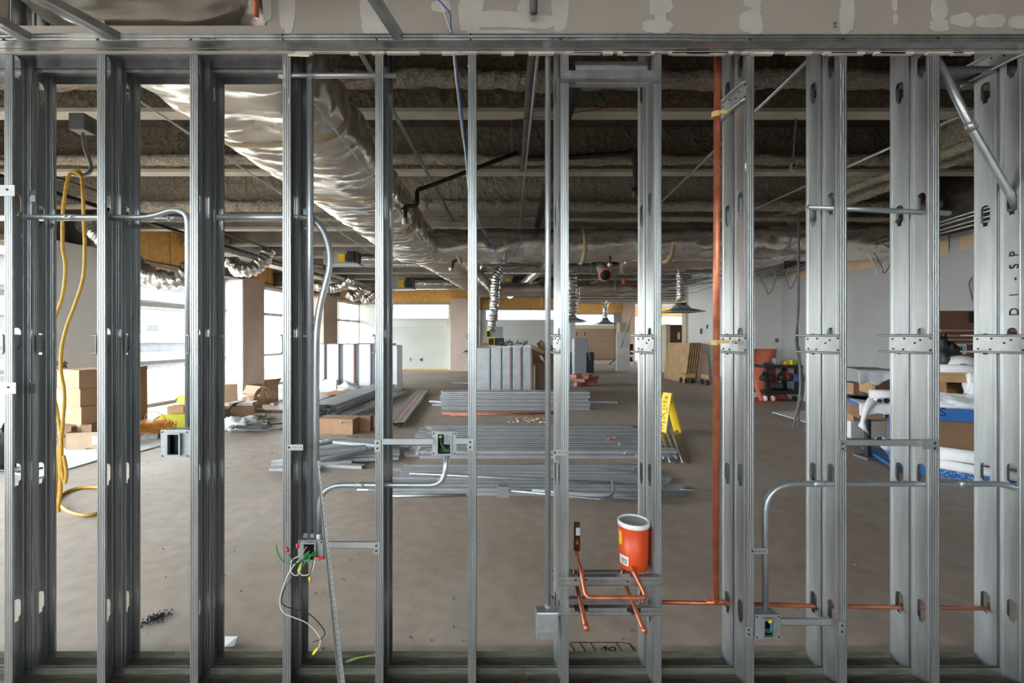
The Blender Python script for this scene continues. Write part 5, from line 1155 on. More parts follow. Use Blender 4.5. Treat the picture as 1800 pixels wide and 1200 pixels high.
# plywood sheets leaning and dolly
for k in range(6):
    off = k * .055; mb = MB(); a, b_, c_, d_ = F(1167, 664), F(1205, 673), P(1214, 602, 14.9), P(1176, 602, 16.1)
    v = Vector((.09, .03, 0)) * k
    A = [a + v, b_ + v, c_ + v, d_ + v]; nrm = (A[1] - A[0]).cross(A[3] - A[0]).normalized() * .02
    i = 0; mb.v = A + [p + nrm for p in A]; mb.f = [[0, 1, 2, 3], [7, 6, 5, 4], [0, 4, 5, 1], [1, 5, 6, 2], [2, 6, 7, 3], [3, 7, 4, 0]]
    tag(mb.build('plywood_sheet', ply), 'outermost leaning plywood sheet right of centre' if k == 0 else ORD[k] + ' plywood sheet in the leaning stack, counted from the outermost', 'plywood', 'leaning plywood sheets')
for (pa, pb, lab) in (((1195, 668), (1222, 678), 'small wooden dolly with black wheels before the leaning plywood'), ((1222, 672), (1258, 680), 'second low wooden dolly right of the first one')):
    a = F(*pa); b_ = F(*pb); c = (a + b_) / 2; o = thing('wooden_dolly', lab, 'dolly', (c.x, c.y, 0))
    MB().box((c.x, c.y, .26), ((b_ - a).x, .5, .12)).build('deck', wood, o)
    for sx_ in (-1, 1):
        for sy_ in (-1, 1):
            q = Vector((c.x + sx_ * (b_ - a).x * .38, c.y + sy_ * .18, .08)); MB().tube([q - Vector((.02, 0, 0)), q + Vector((.02, 0, 0))], .08, 14).build('wheel', blackpl, o); MB().tube([q, q + Vector((0, 0, .13))], .012, 6).build('caster_fork', greycab, o)
x, y = cf(1195, 650); D = 19; o = thing('brown_cabinet', 'tall brown cabinet carton with a white label beyond the leaning plywood', 'cabinet', (X(1187, D), D, 0))
MB().bb(X(1178, D), X(1201, D), D, D + .5, 0, 2.08).build('body', mat('dark_brown_carton', (92, 66, 50), .8), o); MB().bb(X(1171, D), X(1178, D), D, D + .5, 0, 2.1).build('pale_side', beige, o); MB().bb(X(1191, D), X(1195, D), D - .01, D, 1.45, 1.75).build('white_label', paper, o)
tag(MB().box(F(1240, 672) + Vector((0, .3, .5)), (.5, .04, .95), Matrix.Rotation(R(-10), 3, 'X')).build('leaning_board', tanw), 'short brown panel leaning at the right of the plywood', 'panel')
# wall fittings on the right pier
for px, py, w, h in ((1233, 582, .10, .2), (1243, 574, .05, .14), (1365, 598, .05, .1)):
    D = 15.6 if px < 1300 else 11.28; c = P(px, py, D); c.x = 7.93 if px < 1300 else c.x; D = (7.93 * FPX / (px - VX)) if px < 1300 else D; tag(MB().bb(c.x - w / 2, c.x + w / 2, D - .03, D + .02, c.z - h / 2, c.z + h / 2).build('wall_fitting', greycab), {1233: 'grey electrical fitting on the wall left of the ninth stud, lower', 1243: 'small grey fitting on the wall left of the ninth stud, upper', 1365: 'small mark plate on the white pier between the ninth and tenth studs'}[px], 'wall fitting')
for px, py, lab in ((719, 631, 'white outlet on the far pale green wall'), (740, 632, 'dark outlet opening on the far pale green wall')):
    c = P(px, py, 20.57); tag(MB().box(c, (.07, .03, .12)).build('wall_outlet', whitep if px < 730 else ink), lab, 'outlet')
# wet floor sign
c1_ = F(1160, 766); c2_ = F(1196, 763); D = 7.0; o = thing('wet_floor_sign', 'yellow folding floor sign standing right of the eighth stud', 'sign', F(1178, 764))
ap = Vector(((X(1171, 7.0)), 7.0, .66))
def panel(bl, br, tl, tr, name, th=.02, notch=True):
    bl, br, tl, tr = map(Vector, (bl, br, tl, tr)); nrm = (br - bl).cross(tl - bl).normalized() * th
    mb = MB(); f1 = bl.lerp(br, .28); f2 = bl.lerp(br, .72); m1 = f1 + (tl - bl) * .06; m2 = f2 + (tl - bl) * .06
    A = [bl, f1, m1, m2, f2, br, tr, tl]; mb.v = A + [p + nrm for p in A]; n_ = len(A); mb.f = [list(range(n_)), list(range(n_, 2 * n_))[::-1]] + [[k, (k + 1) % n_, n_ + (k + 1) % n_, n_ + k] for k in range(n_)]
    return mb.build(name, yel, o, bev=.003), (bl, br, tl, tr, nrm)
bx, by = X(1164, 7.0), 6.86
pl1, g1 = panel((X(1147, 7.02), 7.02, 0), (X(1165, 6.98), 6.86, 0), (X(1167, 7.1), 7.10, .645), (X(1180, 6.98), 6.96, .645), 'front_panel')
pl2, g2 = panel((X(1186, 7.24), 7.24, 0), (X(1199, 7.08), 7.08, 0), (X(1169, 7.14), 7.14, .645), (X(1181, 7.0), 7.0, .645), 'rear_panel')
bl, br, tl, tr, nrm = g1
ux = (br - bl).normalized(); uz = ((tl + tr) / 2 - (bl + br) / 2).normalized(); nn_ = ux.cross(uz).normalized()
if nn_.y > 0: nn_ = -nn_; 
mrot = Matrix((ux, uz, ux.cross(uz))).transposed().to_euler()
mid = (bl + br) / 2
for s, z, sz in (('CAUTION', .53, .042), ('WET', .46, .05), ('FLOOR', .41, .04), ('CUIDADO', .20, .036), ('PISO', .15, .04), ('MOJADO', .10, .032)):
    text(s, sz, ink, o, mid + uz * z + nn_ * .034 + ux * .035 * (z / .6), mrot, name='sign_lettering', squash=.8)
q = MB(); cc_ = mid + uz * .60 + nn_ * .03 + ux * .02; q.box(cc_, (.075, .05, .004), Matrix((ux, uz, ux.cross(uz))).transposed()); q.build('grip_hole', mat('sign_brown', (150, 110, 30), .6), o)
q = MB(); cc_ = mid + uz * .31 + nn_ * .03 + ux * .02
hp = [cc_ + ux * .03 + uz * .05, cc_ + ux * .0 + uz * .02, cc_ - ux * .03 - uz * .03, cc_ - ux * .05 - uz * .05]; q.tube(hp, .005, 6); q.tube([hp[1], hp[1] - ux * .05 + uz * .01], .004, 6); q.tube([hp[2], hp[2] + ux * .05 + uz * .005, hp[2] + ux * .05 - uz * .03], .004, 6); q.tube([cc_ + ux * .045 + uz * .06, cc_ + ux * .046 + uz * .075], .009, 8)
q.build('slipping_figure', ink, o)

# orange rosin paper on the right wall
D = 10.95; o = thing('rosin_paper', 'orange paper sheet draped down against the right-hand wall', 'paper', (X(1345, D), D, 0)); mb = MB(); N = 22
for i in range(N + 1):
    t = i / N
    for j in range(9):
        u = j / 8; x0 = X(1322, D) + u * .72 * (1 - .0 * t); yb = D + .35 * (1 - t) * 0 + .08 * math.sin(u * 6 + t * 4); z = 1.25 * (1 - t)
        flare = (t ** 3) * .35; mb.v.append(Vector((x0 - .05 + flare * u * .5, yb - flare * .6 + (u - .5) * .2, z + .002)))
for i in range(N):
    for j in range(8): mb.f.append([i * 9 + j, i * 9 + j + 1, (i + 1) * 9 + j + 1, (i + 1) * 9 + j])
mb.build('sheet', orpaper, o, solid=.006, smooth=True)
mb = MB(); pts = [F(1318, 708), F(1350, 709), F(1378, 707), F(1368, 699), F(1325, 699)]; mb.prism([(p.x, p.y) for p in pts], (0, 0, .001), (1, 0, 0), (0, 1, 0), (0, 0, 1), .006); mb.build('floor_sheet', orpaper, o)
# black tool cart
c = F(1385, 707); x0, y0 = c.x, c.y + .15; o = thing('black_tool_cart', 'black plastic tool cart with clutter on top between the ninth and tenth studs', 'cart', (x0, y0, 0))
cw_ = .92; ch_ = .87
MB().bb(x0 - cw_ / 2, x0 + cw_ / 2, y0, y0 + .55, ch_ - .07, ch_).build('top_tray', blackpl, o, bev=.01); MB().bb(x0 - cw_ / 2, x0 + cw_ / 2, y0, y0 + .55, .17, .26).build('bottom_tray', blackpl, o, bev=.01)
for dx in (-.36, .36):
    for dy in (.05, .5): MB().bb(x0 + dx - .045, x0 + dx + .045, y0 + dy - .04, y0 + dy + .04, .2, ch_ - .05).build('leg', blackpl, o)
for dx in (-.4, -.22, .3, .4):
    q = Vector((x0 + dx, y0 + .06, .065)); MB().tube([q - Vector((.02, 0, 0)), q + Vector((.02, 0, 0))], .065, 14).build('caster', whitep if dx != .3 else blackpl, o)
for k, (dx, z, m_) in enumerate(((-.48, .56, blackpl), (-.36, .54, blackpl), (-.05, .57, blackpl), (.1, .55, blackpl), (.25, .55, wireblue), (.05, .6, wirer))):
    tag(blobmesh((x0 + dx, y0 - .04, z - .06), .10, .08, .12, .6, k + 40, 14, 9).build('hanging_tool', m_, smooth=True), ('dark grip', 'dark coil', 'black tool', 'black pouch', 'dark blue pouch', 'dark red tool')[k] + ' hanging on the front of the black tool cart', 'tool')
for k, (dx, w, h, m_, lab) in enumerate(((-.05, .14, .16, galvb, 'bright metal can lying on top of the black tool cart'), (.18, .10, .1, yel, 'yellow tool on top of the black tool cart'), (-.3, .3, .05, greycab, 'grey tool on top of the black tool cart'), (.35, .2, .12, yelg, 'yellow-green bottle on top of the black tool cart'))):
    tag(MB().box((x0 + dx, y0 + .2, ch_ + h / 2), (w, .12, h), Matrix.Rotation(R(8 * k), 3, 'Z')).build('tool', m_, bev=.01), lab, 'tool')
tag(MB().tube([(x0 - .1, y0 + .3, .34), (x0 + .15, y0 + .3, .34)], .07, 14).build('tape_roll', greycab), 'grey roll on the lower tray of the black tool cart', 'roll')

# ================================================================ BLUE CART, PAPER ROLLS AND BOXES AT RIGHT
DC = 5.0; xl, xr = X(1572, DC), 7.0; yc0, yc1 = DC, DC + 1.05
YC, YS = math.cos(R(25)), math.sin(R(25)); before_cart = set(bpy.data.objects)
def cx(px, D=DC):  # cart-local x of the point seen at px once the cart is yawed
    m = (px - VX) / FPX; d = D - DC; return xl + (m * (DC + d * YC) - xl - d * YS) / (YC + m * YS)
o = thing('blue_cart', 'blue painted site cart at the right with paint speckles on its lower edge', 'cart', ((xl + xr) / 2, DC + .5, 0)); bc = o
MB().bb(xl, 6.95, yc0, yc0 + .05, Z(738, 4.86), Z(712, 4.86)).build('upper_rail', blue, o, bev=.004); MB().bb(xl - .3, 6.95, yc0 + .05, yc1, Z(722, 4.86), Z(716, 4.86)).build('upper_deck', blue, o)
MB().prism([(cx(1566), Z(700, 4.86)), (cx(1600), Z(712, 4.86)), (cx(1585), Z(738, 4.86)), (cx(1577), Z(770, 4.86)), (cx(1577), Z(830, 4.86)), (cx(1566), Z(815, 4.86))], (0, yc0 - .01, 0), (1, 0, 0), (0, 0, 1), (0, 1, 0), .08).build('corner_post', blue, o)
MB().prism([(cx(1566), Z(805, 4.86)), (cx(1800), Z(836, 4.86)), (6.95, Z(836, 4.86)), (6.95, Z(860, 4.86)), (cx(1800), Z(858, 4.86)), (cx(1580), Z(830, 4.86))], (0, yc0, 0), (1, 0, 0), (0, 0, 1), (0, 1, 0), .05).build('lower_rail', blue, o)
MB().bb(xl, 6.95, yc0 + .05, yc1, .04, .07).build('lower_deck', blue, o)
for px in (1576, 1790):
    q = Vector((cx(px), DC + .03, .06)); MB().tube([q - Vector((.02, 0, 0)), q + Vector((.02, 0, 0))], .058, 14).build('wheel', blackpl, o)
sp_ = MB()
for k in range(90):
    px = random.uniform(1652, 1722); pz = random.uniform(818, 838); r_ = random.uniform(.003, .008); sp_.box((cx(px), DC - .001, Z(pz, DC)), (r_ * 1.6, .003, r_))
sp_.build('paint_speckles', whitep, o)
text('S', .12, ink, o, (cx(1657), DC - .002, Z(724, 4.86)), (R(90), 0, 0), name='stencil_letter')
# cardboard behind the rails
tag(MB().bb(cx(1530), cx(1575), DC + .35, DC + .85, Z(752, 4.86), Z(716, 4.86) ).build('cardboard_box', card2), 'brown box on the cart left end under the draped paper', 'box')
tag(MB().bb(cx(1600), 6.6, DC + .10, DC + .7, .075, Z(738, 4.86) - .0).build('cardboard_box', card2), 'long brown box filling the lower deck of the blue cart', 'box')
text('K', .10, ink, bpy.data.objects['cardboard_box'], (0, 0, -5), (R(90), 0, 0)) if False else None
# plan shelf on the cart
sh = thing('plan_shelf', 'brown wooden shelf unit with rolled plans standing on the blue cart', 'shelf', (cx(1640), DC + .5, Z(716, 4.86)))
zt = Z(655, 4.86); zb = Z(716, 4.86)
xsl = cx(1533, DC + .12)
MB().bb(xsl, 6.6, DC + .12, DC + .55, zt - .03, zt).build('shelf_top', wood, sh); MB().bb(xsl, xsl + .03, DC + .12, DC + .55, zb + .12, zt - .03).build('side_panel', wood, sh); MB().bb(xsl, 6.6, DC + .12, DC + .55, zb + .1, zb + .12).build('shelf_board', wood, sh); MB().bb(xsl + .03, 6.6, DC + .52, DC + .55, zb + .12, zt - .03).build('back_panel', card2, sh)
MB().bb(cx(1650), 6.6, DC + .10, DC + .13, Z(672, 4.86), Z(660, 4.86)).build('front_lip', wood, sh); MB().bb(cx(1672), cx(1672) + .02, DC + .14, DC + .7, zb + .12, zt - .03).build('divider', card, sh)
MB().bb(xsl + .02, xsl + .06, DC + .2, DC + .3, zb, zb + .1).build('foot', wood, sh)
# draped plan sheets
def drape(x0, x1, y0, y1, ztop, hang, label, m=paper, ruff=.02, side=None, seed=0, res=22):
    mb = MB(); nx = res
    for i in range(nx + 1):
        u = i / nx
        for j in range(13):
            v = j / 12; x = x0 + (x1 - x0) * u; h_ = hang * (.7 + .5 * noise.noise(Vector((u * 3 + seed, 0, 0))) + .3 * (1 - u))
            if v < .4: y = y1 + (y0 - y1) * (v / .4); z = ztop + ruff * .6 * abs(noise.noise(Vector((x * 6, y * 6, seed))))
            else: t = (v - .4) / .6; y = y0 - .015 - ruff * abs(math.sin(x * 22 + seed)) * t; z = ztop - h_ * t
            mb.v.append(Vector((x, y, z)))
    for i in range(nx):
        for j in range(12): mb.f.append([i * 13 + j, i * 13 + j + 1, (i + 1) * 13 + j + 1, (i + 1) * 13 + j])
    return tag(mb.build('plan_sheets', m, smooth=True, solid=.003), label, 'paper')
drape(cx(1513), cx(1582), DC + .10, DC + .7, zt + .005, .16, 'grey plan sheets draped over the top left of the shelf', mat('grey_plan_paper', (176, 176, 182), .8), seed=2)
drape(cx(1508), cx(1570), DC - .03, DC + .3, zb + .015, .14, 'white crumpled sheets hanging over the left end of the blue cart', seed=5)
mb = MB()  # long white tail hanging
ptsL = [(1525, 700), (1517, 720), (1512, 745), (1508, 752)]; ptsR = [(1545, 708), (1530, 722), (1520, 745), (1528, 768)]
for k in range(4):
    a = Vector((cx(ptsL[k][0], DC - .08), DC - .08, Z(ptsL[k][1], 4.95))); b_ = Vector((cx(ptsR[k][0], DC - .06), DC - .06, Z(ptsR[k][1], 4.95))); m_ = (a + b_) / 2 + Vector((0, -.03, 0)); mb.v += [a, m_, b_]
for k in range(3):
    for j in range(2): mb.f.append([k * 3 + j, k * 3 + j + 1, k * 3 + 4 + j, k * 3 + 3 + j])
tag(mb.build('hanging_sheet', paper, smooth=True, solid=.003), 'torn white sheet tail hanging below the left end of the blue cart', 'paper')
def roll(p0, p1, r, lab, m=paper, hollow=True):
    o = thing('plan_roll', lab, 'paper roll', p0); a, b_ = Vector(p0), Vector(p1); MB().tube([a, b_], r, 20).build('paper_roll', m, o, smooth=True)
    d = (a - b_).normalized()
    if hollow: MB().tube([a + d * .001, a + d * .003], r * .68, 16).build('core_shade', dark, o)  # flat black disc paints the shade in the hollow roll
    return o
roll((cx(1560), DC + .02, zb + .05), (cx(1600), DC + .6, zb + .05), .045, 'open-ended rolled plan on the cart, right of two'); roll((cx(1546), DC + .0, zb + .045), (cx(1570), DC + .6, zb + .045), .035, 'open-ended rolled plan on the cart, left of two')
roll((cx(1533), DC + .08, zb + .11), (cx(1590), DC + .08, zb + .125), .05, 'fat white rolled plan in the shelf opening at left', hollow=False)
roll((cx(1660), DC + .1, zt + .045), (cx(1760), DC + .12, zt + .045), .045, 'white rolled plan lying on the shelf before the hard hat', hollow=False)
roll((cx(1650), DC + .0, Z(795, 4.86)), (cx(1790), DC - .04, Z(800, 4.86)), .07, 'long fat white roll on the lower deck of the cart, upper', hollow=False); roll((cx(1640), DC - .04, Z(812, 4.86)), (cx(1800), DC - .10, Z(822, 4.86)), .05, 'long white roll on the lower deck of the cart, lower', hollow=False)
roll((cx(1548), DC + .05, Z(780, 4.86)), (cx(1572), DC + .1, Z(800, 4.86)), .05, 'short white roll poking out at the left end of the lower deck')
mb = blobmesh((cx(1700), DC + .06, zb + .0), .34, .14, .10, .7, 31, 30, 14, 6); tag(mb.build('plastic_wrap', plastic_w, smooth=True), 'clear crumpled plastic wrap lying on the blue cart', 'plastic')
tag(blobmesh((cx(1718), DC + .1, zb + .10), .06, .08, .18, .8, 33, 20, 14, 6).build('plastic_bag', plastic_w, smooth=True), 'upright crumpled clear bag at the right of the cart', 'bag')
tag(blobmesh((cx(1672), DC + .35, zb + .12), .22, .1, .06, .6, 35).build('work_gloves', mat('dark_yellow', (150, 120, 40), .7), smooth=True), 'yellow and dark gloves inside the shelf opening', 'gloves')
# things on the shelf top
hc = Vector((cx(1687, DC + .3), DC + .30, zt)); hat = thing('hard_hat', 'white hard hat on top of the plan shelf', 'hard hat', hc)
MB().lathe([(.150, .0), (.152, .02), (.148, .06), (.13, .10), (.10, .135), (.06, .155), (.001, .16)], hc + Vector((0, 0, .03)), 30).build('shell', whitep, hat, smooth=True)
MB().lathe([(.14, .0), (.175, .0), (.172, .012), (.145, .016)], hc + Vector((0, 0, .025)), 30).build('brim', whitep, hat, smooth=True)
MB().box(hc + Vector((-.03, -.149, .085)), (.05, .004, .03)).build('front_mark', greycab, hat)
tag(blobmesh((cx(1655, DC + .4), DC + .4, zt), .13, .14, .26, .6, 50, 22, 14, 5).build('slumped_bag', blackpl, smooth=True), 'dark lumpy bag left of the hard hat on the shelf', 'bag')
for dx, m_, lab in ((1655, mat('pink_paper', (200, 120, 120), .7), 'pink packet on the shelf front edge'), (1665, yel, 'yellow packet on the shelf front edge'), (1681, whitep, 'white tube on the shelf front edge')):
    tag(MB().box((cx(dx), DC + .16, zt + .02), (.09, .06, .035), Matrix.Rotation(R(14), 3, 'Z')).build('small_packet', m_), lab, 'packet')
bpy.context.view_layer.update()
piv = Vector((xl, DC, 0)); RM = Matrix.Translation(piv) @ Matrix.Rotation(R(-25), 4, 'Z') @ Matrix.Translation(-piv)
for ob in list(bpy.data.objects):
    if ob not in before_cart and ob.parent is None:
        l_ = RM @ ob.location; ob.location = l_; ob.rotation_euler.z += R(-25)
# brown boards leaning behind
bd = thing('brown_shelf_board', 'brown hardboard cabinet leaning behind the hard hat', 'board', (cx(1690, 6.1), 6.1, 0))
MB().bb(X(1649, 6.1), 7.6, 6.1, 6.16, zt - .3, Z(546, 6.1)).build('panel', brnboard, bd); MB().bb(X(1703, 6.1), X(1745, 6.1), 6.08, 6.1, Z(567, 6.1), Z(549, 6.1)).build('panel_recess_shade', dark, bd)  # raised black slab paints the shade of a recess
for pz in (581, 590, 597, 604): MB().bb(X(1649, 6.1), 7.6, 6.06, 6.1, Z(pz, 6.1) - .01, Z(pz, 6.1) + .012).build('slat', tanw, bd)
MB().bb(X(1649, 6.1), 7.6, 6.1, 6.4, 0, zt - .3).build('lower_body', brnboard, bd)
sgn = MB().bb(X(1660, 6.0), X(1699, 6.0), 6.0, 6.015, Z(622, 6), Z(605, 6)).build('paper_notice', paper); tag(sgn, 'white notice with a round prohibition mark behind the hard hat', 'notice')
mc = Vector((X(1690, 6.0), 5.998, Z(613, 6.0))); MB().tube([mc + Vector((.045 * math.cos(a / 10 * math.pi), 0, .045 * math.sin(a / 10 * math.pi))) for a in range(21)], .003, 5).tube([mc + Vector((-.03, 0, .03)), mc + Vector((.03, 0, -.03))], .003, 5).bb(mc.x - .01, mc.x + .01, mc.y - .002, mc.y, mc.z - .03, mc.z + .03).build('prohibition_mark', ink, sgn)
# boxes on the floor left of the cart
D = 7.3; a = X(1489, D); x = (X(1487, D) + X(1508, D)) / 2
c = carton(X(1496, 6.9), 6.9, .26, .22, .4, .58, R(-4), 'brown shipping box with white print standing behind the tenth stud', card)
for (dx, dz, w, h) in ((0, .30, .12, .05), (0, .36, .12, .02), (-.03, .1, .03, .03), (.0, .12, .04, .03), (.02, .08, .03, .02), (.06, .5, .05, .06)): MB().bb(dx - w / 2, dx + w / 2, -.203, -.2, dz - h / 2, dz + h / 2).build('white_print', paper, c, local=True)
carton(X(1518, 6.95), 7.0, .26, .27, .4, .54, R(6), 'dark brown box with a white label right of the white-printed box', card2, lab=(-.05, .18, .1, .2)); pal = tag(MB().bb(X(1486, 6.8), X(1560, 6.8), 6.7, 7.5, .0, .26).build('low_platform', wallw, bev=.01), 'pale low platform under the two boxes left of the blue cart', 'platform')
sup = thing('post_shore', 'dark adjustable post with a flat foot under the left end of the cart', 'post', (X(1525, 5.6), 5.6, 0)); MB().tube([(X(1525, 5.6), 5.6, .02), (X(1525, 5.6), 5.6, .6)], .035, 12).build('post', blackp, sup); MB().bb(X(1513, 5.6), X(1538, 5.6), 5.5, 5.72, 0, .03).build('base_plate', greycab, sup)

# ================================================================ CORDS, CABLES, PIPES OVERHEAD
yk = 3.75
def wl_(pts, r, m, name, lab, cat='cable', n=10, **k): return tag(MB().tube(bez(pts, n), r, 8).build(name, m, smooth=True), lab, cat, **k)
Q = lambda px, py, D=yk: P(px, py, D)
yo = thing('yellow_cord', 'thick yellow cord looped over a hook at left, trailing to the floor', 'cord', (Q(120, 905).x, yk, 0))
MB().tube(bez([Q(145, 312), Q(134, 303), Q(124, 304), Q(117, 325), Q(111, 370), Q(110, 430), Q(115, 470), Q(110, 520), Q(96, 560), Q(84, 600), Q(90, 680), Q(100, 720), Q(108, 780), Q(106, 850), Q(100, 895)], 10), .0125, 10).build('left_strand', ycord, yo, smooth=True)
MB().tube(bez([Q(124, 304, yk + .03), Q(136, 300, yk + .03), Q(144, 315, yk + .02), Q(148, 400), Q(149, 440), Q(146, 490), Q(130, 540), Q(117, 575), Q(109, 610), Q(107, 650), Q(113, 690), Q(111, 740), Q(105, 800), Q(107, 860), Q(101, 898)], 10), .0125, 10).build('right_strand', ycord, yo, smooth=True)
MB().tube(bez([Q(104, 780), Q(100, 830), Q(98, 870), Q(104, 900)], 8), .0125, 10).tube(bez([Q(112, 800), Q(117, 830), Q(114, 848), Q(108, 820), Q(106, 780)], 8), .0125, 10).build('lower_strands', ycord, yo, smooth=True)
MB().tube(bez([F(101, 880, .013), F(112, 866, .013), F(140, 857, .013), F(180, 858, .013), F(198, 872, .013), F(190, 890, .013), F(165, 903, .013), F(138, 904, .013), F(112, 893, .013), F(100, 872, .05)], 8), .0125, 10).build('floor_loop', ycord, yo, smooth=True)
hb = thing('ceiling_outlet', 'grey box with a hooked flexible conduit hanging above the yellow cord', 'electrical box', P(143, 222, 4.05)); c = P(143, 222, 4.05)
MB().bb(c.x - .07, c.x + .07, 4.0, 4.12, c.z - .05, c.z + .10).build('housing', greycab, hb); MB().tube(bez([P(146, 235, 4.03), P(150, 262, 3.98), P(160, 290, 3.9), P(157, 303, 3.85), P(145, 308, 3.8), P(128, 306, 3.77)], 8), .016, 10).build('flexible_conduit', emt, hb, smooth=True)
# blue and white drop wires
wl_([P(765, -6, 1.75), P(790, 22, 1.78), P(792, 45, 1.80), P(795, 58, 1.83)], .003, wireblue, 'blue_wire', 'blue wire curling down in front of the header at top centre')
wl_([P(770, -8, 1.76), P(783, 30, 1.79), P(793, 57, 1.82)], .003, wirew, 'white_wire', 'white wire dropping in front of the header at top centre')
wl_([P(797, 93, 1.94), P(803, 150, 2.3), P(811, 220, 2.6), P(818, 270, 2.8), P(823, 330, 3)], .0045, wirew, 'white_wire', 'pale wire bundle hanging behind the header left of the sixth stud')
wl_([P(799, 93, 1.95), P(806, 150, 2.32), P(814, 220, 2.62), P(821, 275, 2.82), P(828, 330, 3), P(838, 370, 4), P(845, 395, 5), P(862, 425, 6), P(880, 458, 7), P(900, 450, 7), P(914, 430, 7), P(917, 410, 7), P(915, 404, 7)], .006, wireblue, 'blue_wire', 'long blue wire hanging past the sixth stud and looping under the cross duct')
wl_([P(835, 433, 7), P(860, 434, 7), P(895, 425, 7), P(913, 408, 7)], .006, wireblue, 'blue_wire', 'short blue wire crossing the looping one before the cross duct')
def pipe(a, b_, r, m, lab, **k): return tag(MB().tube([a, b_], r, 12).build('ceiling_pipe', m, smooth=True), lab, 'pipe')
zc = lambda h, py: FD(0)
def PH(px, py, h):  # point at height h above eye level on the sight line
    D = h * FPX / (HY - py); return Vector((X(px, D), D, CZ + h))
pipe(PH(939, 70, 2.12), PH(920, 297, 2.12), .040, greycab, 'rough grey pipe running away overhead left of the tall centre conduit')
pipe(PH(948, 70, 2.0), PH(912, 408, 2.0), .012, galvb, 'thin bright rod running away overhead beside the rough grey pipe')
pipe(PH(1030, 80, 2.0), PH(944, 396, 2.0), .05, mat('dark_iron_pipe', (52, 48, 44), .6, .3), 'thick dark iron pipe running away overhead behind the seventh stud')
pipe(PH(622, 70, 1.95), PH(797, 388, 1.95), .018, galv, 'thin grey conduit running away overhead right of the main duct')
pipe(PH(1430, 97, 2.0), PH(1160, 357, 2.0), .016, galvb, 'thin bright rod running away overhead between the eighth and tenth studs')
pipe(PH(1790, 158, 2.0), PH(1320, 370, 2.0), .016, galvb, 'thin bright rod running away overhead at the far right')
for k, (p, q_) in enumerate((((1800, 345), (1487, 441)), ((1800, 352), (1487, 446)), ((1800, 362), (1487, 452)), ((1800, 372), (1500, 450)))):
    pipe(PH(p[0], p[1], 1.62 - k * .02), PH(q_[0], q_[1], 1.62 - k * .02), .014, galv, ('topmost', 'second', 'third', 'lowest')[k] + ' of four parallel conduits along the top of the right-hand wall')
    a = PH(q_[0], q_[1], 1.62 - k * .02); d = (PH(q_[0], q_[1], 1.62 - k * .02) - PH(p[0], p[1], 1.62 - k * .02)).normalized()
    pipe(a + d * .05, a + d * 5.5 + Vector((-.15 * k, 0, 0)), .014, galv, ('topmost', 'second', 'third', 'lowest')[k] + ' farther conduit continuing along the right side ceiling')
for k in range(16):
    xa = random.uniform(4.8, 6.9); y0 = random.uniform(8.5, 11); z0 = random.uniform(2.95, 3.25); pts = []
    for j in range(7): t = j / 6; pts.append(Vector((xa - t * random.uniform(.2, .9) - 1.2 * t * (k % 3 == 0), y0 + t * 4.5, z0 - .12 * math.sin(t * math.pi) + random.uniform(-.05, .05))))
    wl_(pts, .012 if k % 2 else .009, galv if k % 3 else greycab, 'slack_cable', 'slack grey cable drooping across the far right ceiling', group='slack cables at the far right ceiling', n=5)
for k, (px, py, D) in enumerate(((1352, 515, 10), (1372, 500, 10), (1390, 505, 9.5), (1545, 480, 7.6), (1556, 478, 7.6), (1310, 500, 11))):
    wl_([P(px - 20, py - 35, D), P(px - 6, py - 10, D), P(px - 2, py + 2, D), P(px + 6, py - 8, D), P(px + 14, py - 30, D)], .008, wirew if k % 2 else greycab, 'dangling_cable', 'dangling cable loop above the right-hand wall', group='dangling cable loops', n=6)
hc_ = thing('hanging_cables', 'bundle of three grey cables hanging to the floor between the ninth and tenth studs', 'cable', (P(1405, 755, 7.5).x, 7.5, 0))
MB().tube(bez([P(1404, 352, 7.5), P(1404, 450, 7.5), P(1403, 545, 7.5), P(1399, 600, 7.5), P(1405, 640, 7.5), P(1406, 690, 7.5), P(1400, 725, 7.5), P(1394, 755, 7.5)], 10), .016, 8).build('left_strand', greycab, hc_, smooth=True)
MB().tube(bez([P(1404, 420, 7.52), P(1402, 545, 7.52), P(1402, 600, 7.52), P(1407, 640, 7.52), P(1412, 685, 7.52), P(1404, 725, 7.52), P(1404, 757, 7.52)], 10), .013, 8).build('middle_strand', greycab, hc_, smooth=True)
MB().tube(bez([P(1405, 610, 7.48), P(1408, 680, 7.48), P(1402, 725, 7.48), P(1412, 752, 7.48)], 10), .011, 8).build('right_strand', greycab, hc_, smooth=True)
wl_([P(1720, 478, 6.9), P(1704, 495, 6.9), P(1708, 520, 6.9), P(1714, 545, 6.9)], .008, greycab, 'thin_cable', 'thin grey cable hanging in front of the white wall above the brown cabinet')
for k, (ps, lab) in enumerate((([(870, 214), (960, 205), (1050, 192), (1130, 178), (1220, 165), (1270, 165)], 'thin red wire sagging across under the nearest beam at centre'), ([(1322, 155), (1380, 143), (1470, 132), (1560, 105), (1640, 93)], 'thin red wire crossing high behind the tenth stud'), ([(1160, 267), (1230, 269), (1400, 268)], 'thin red wire crossing level beneath the second beam'))):
    wl_([P(a, b_, 4.1 if k < 2 else 5.6) for a, b_ in ps], .004, wirer, 'red_wire', lab)
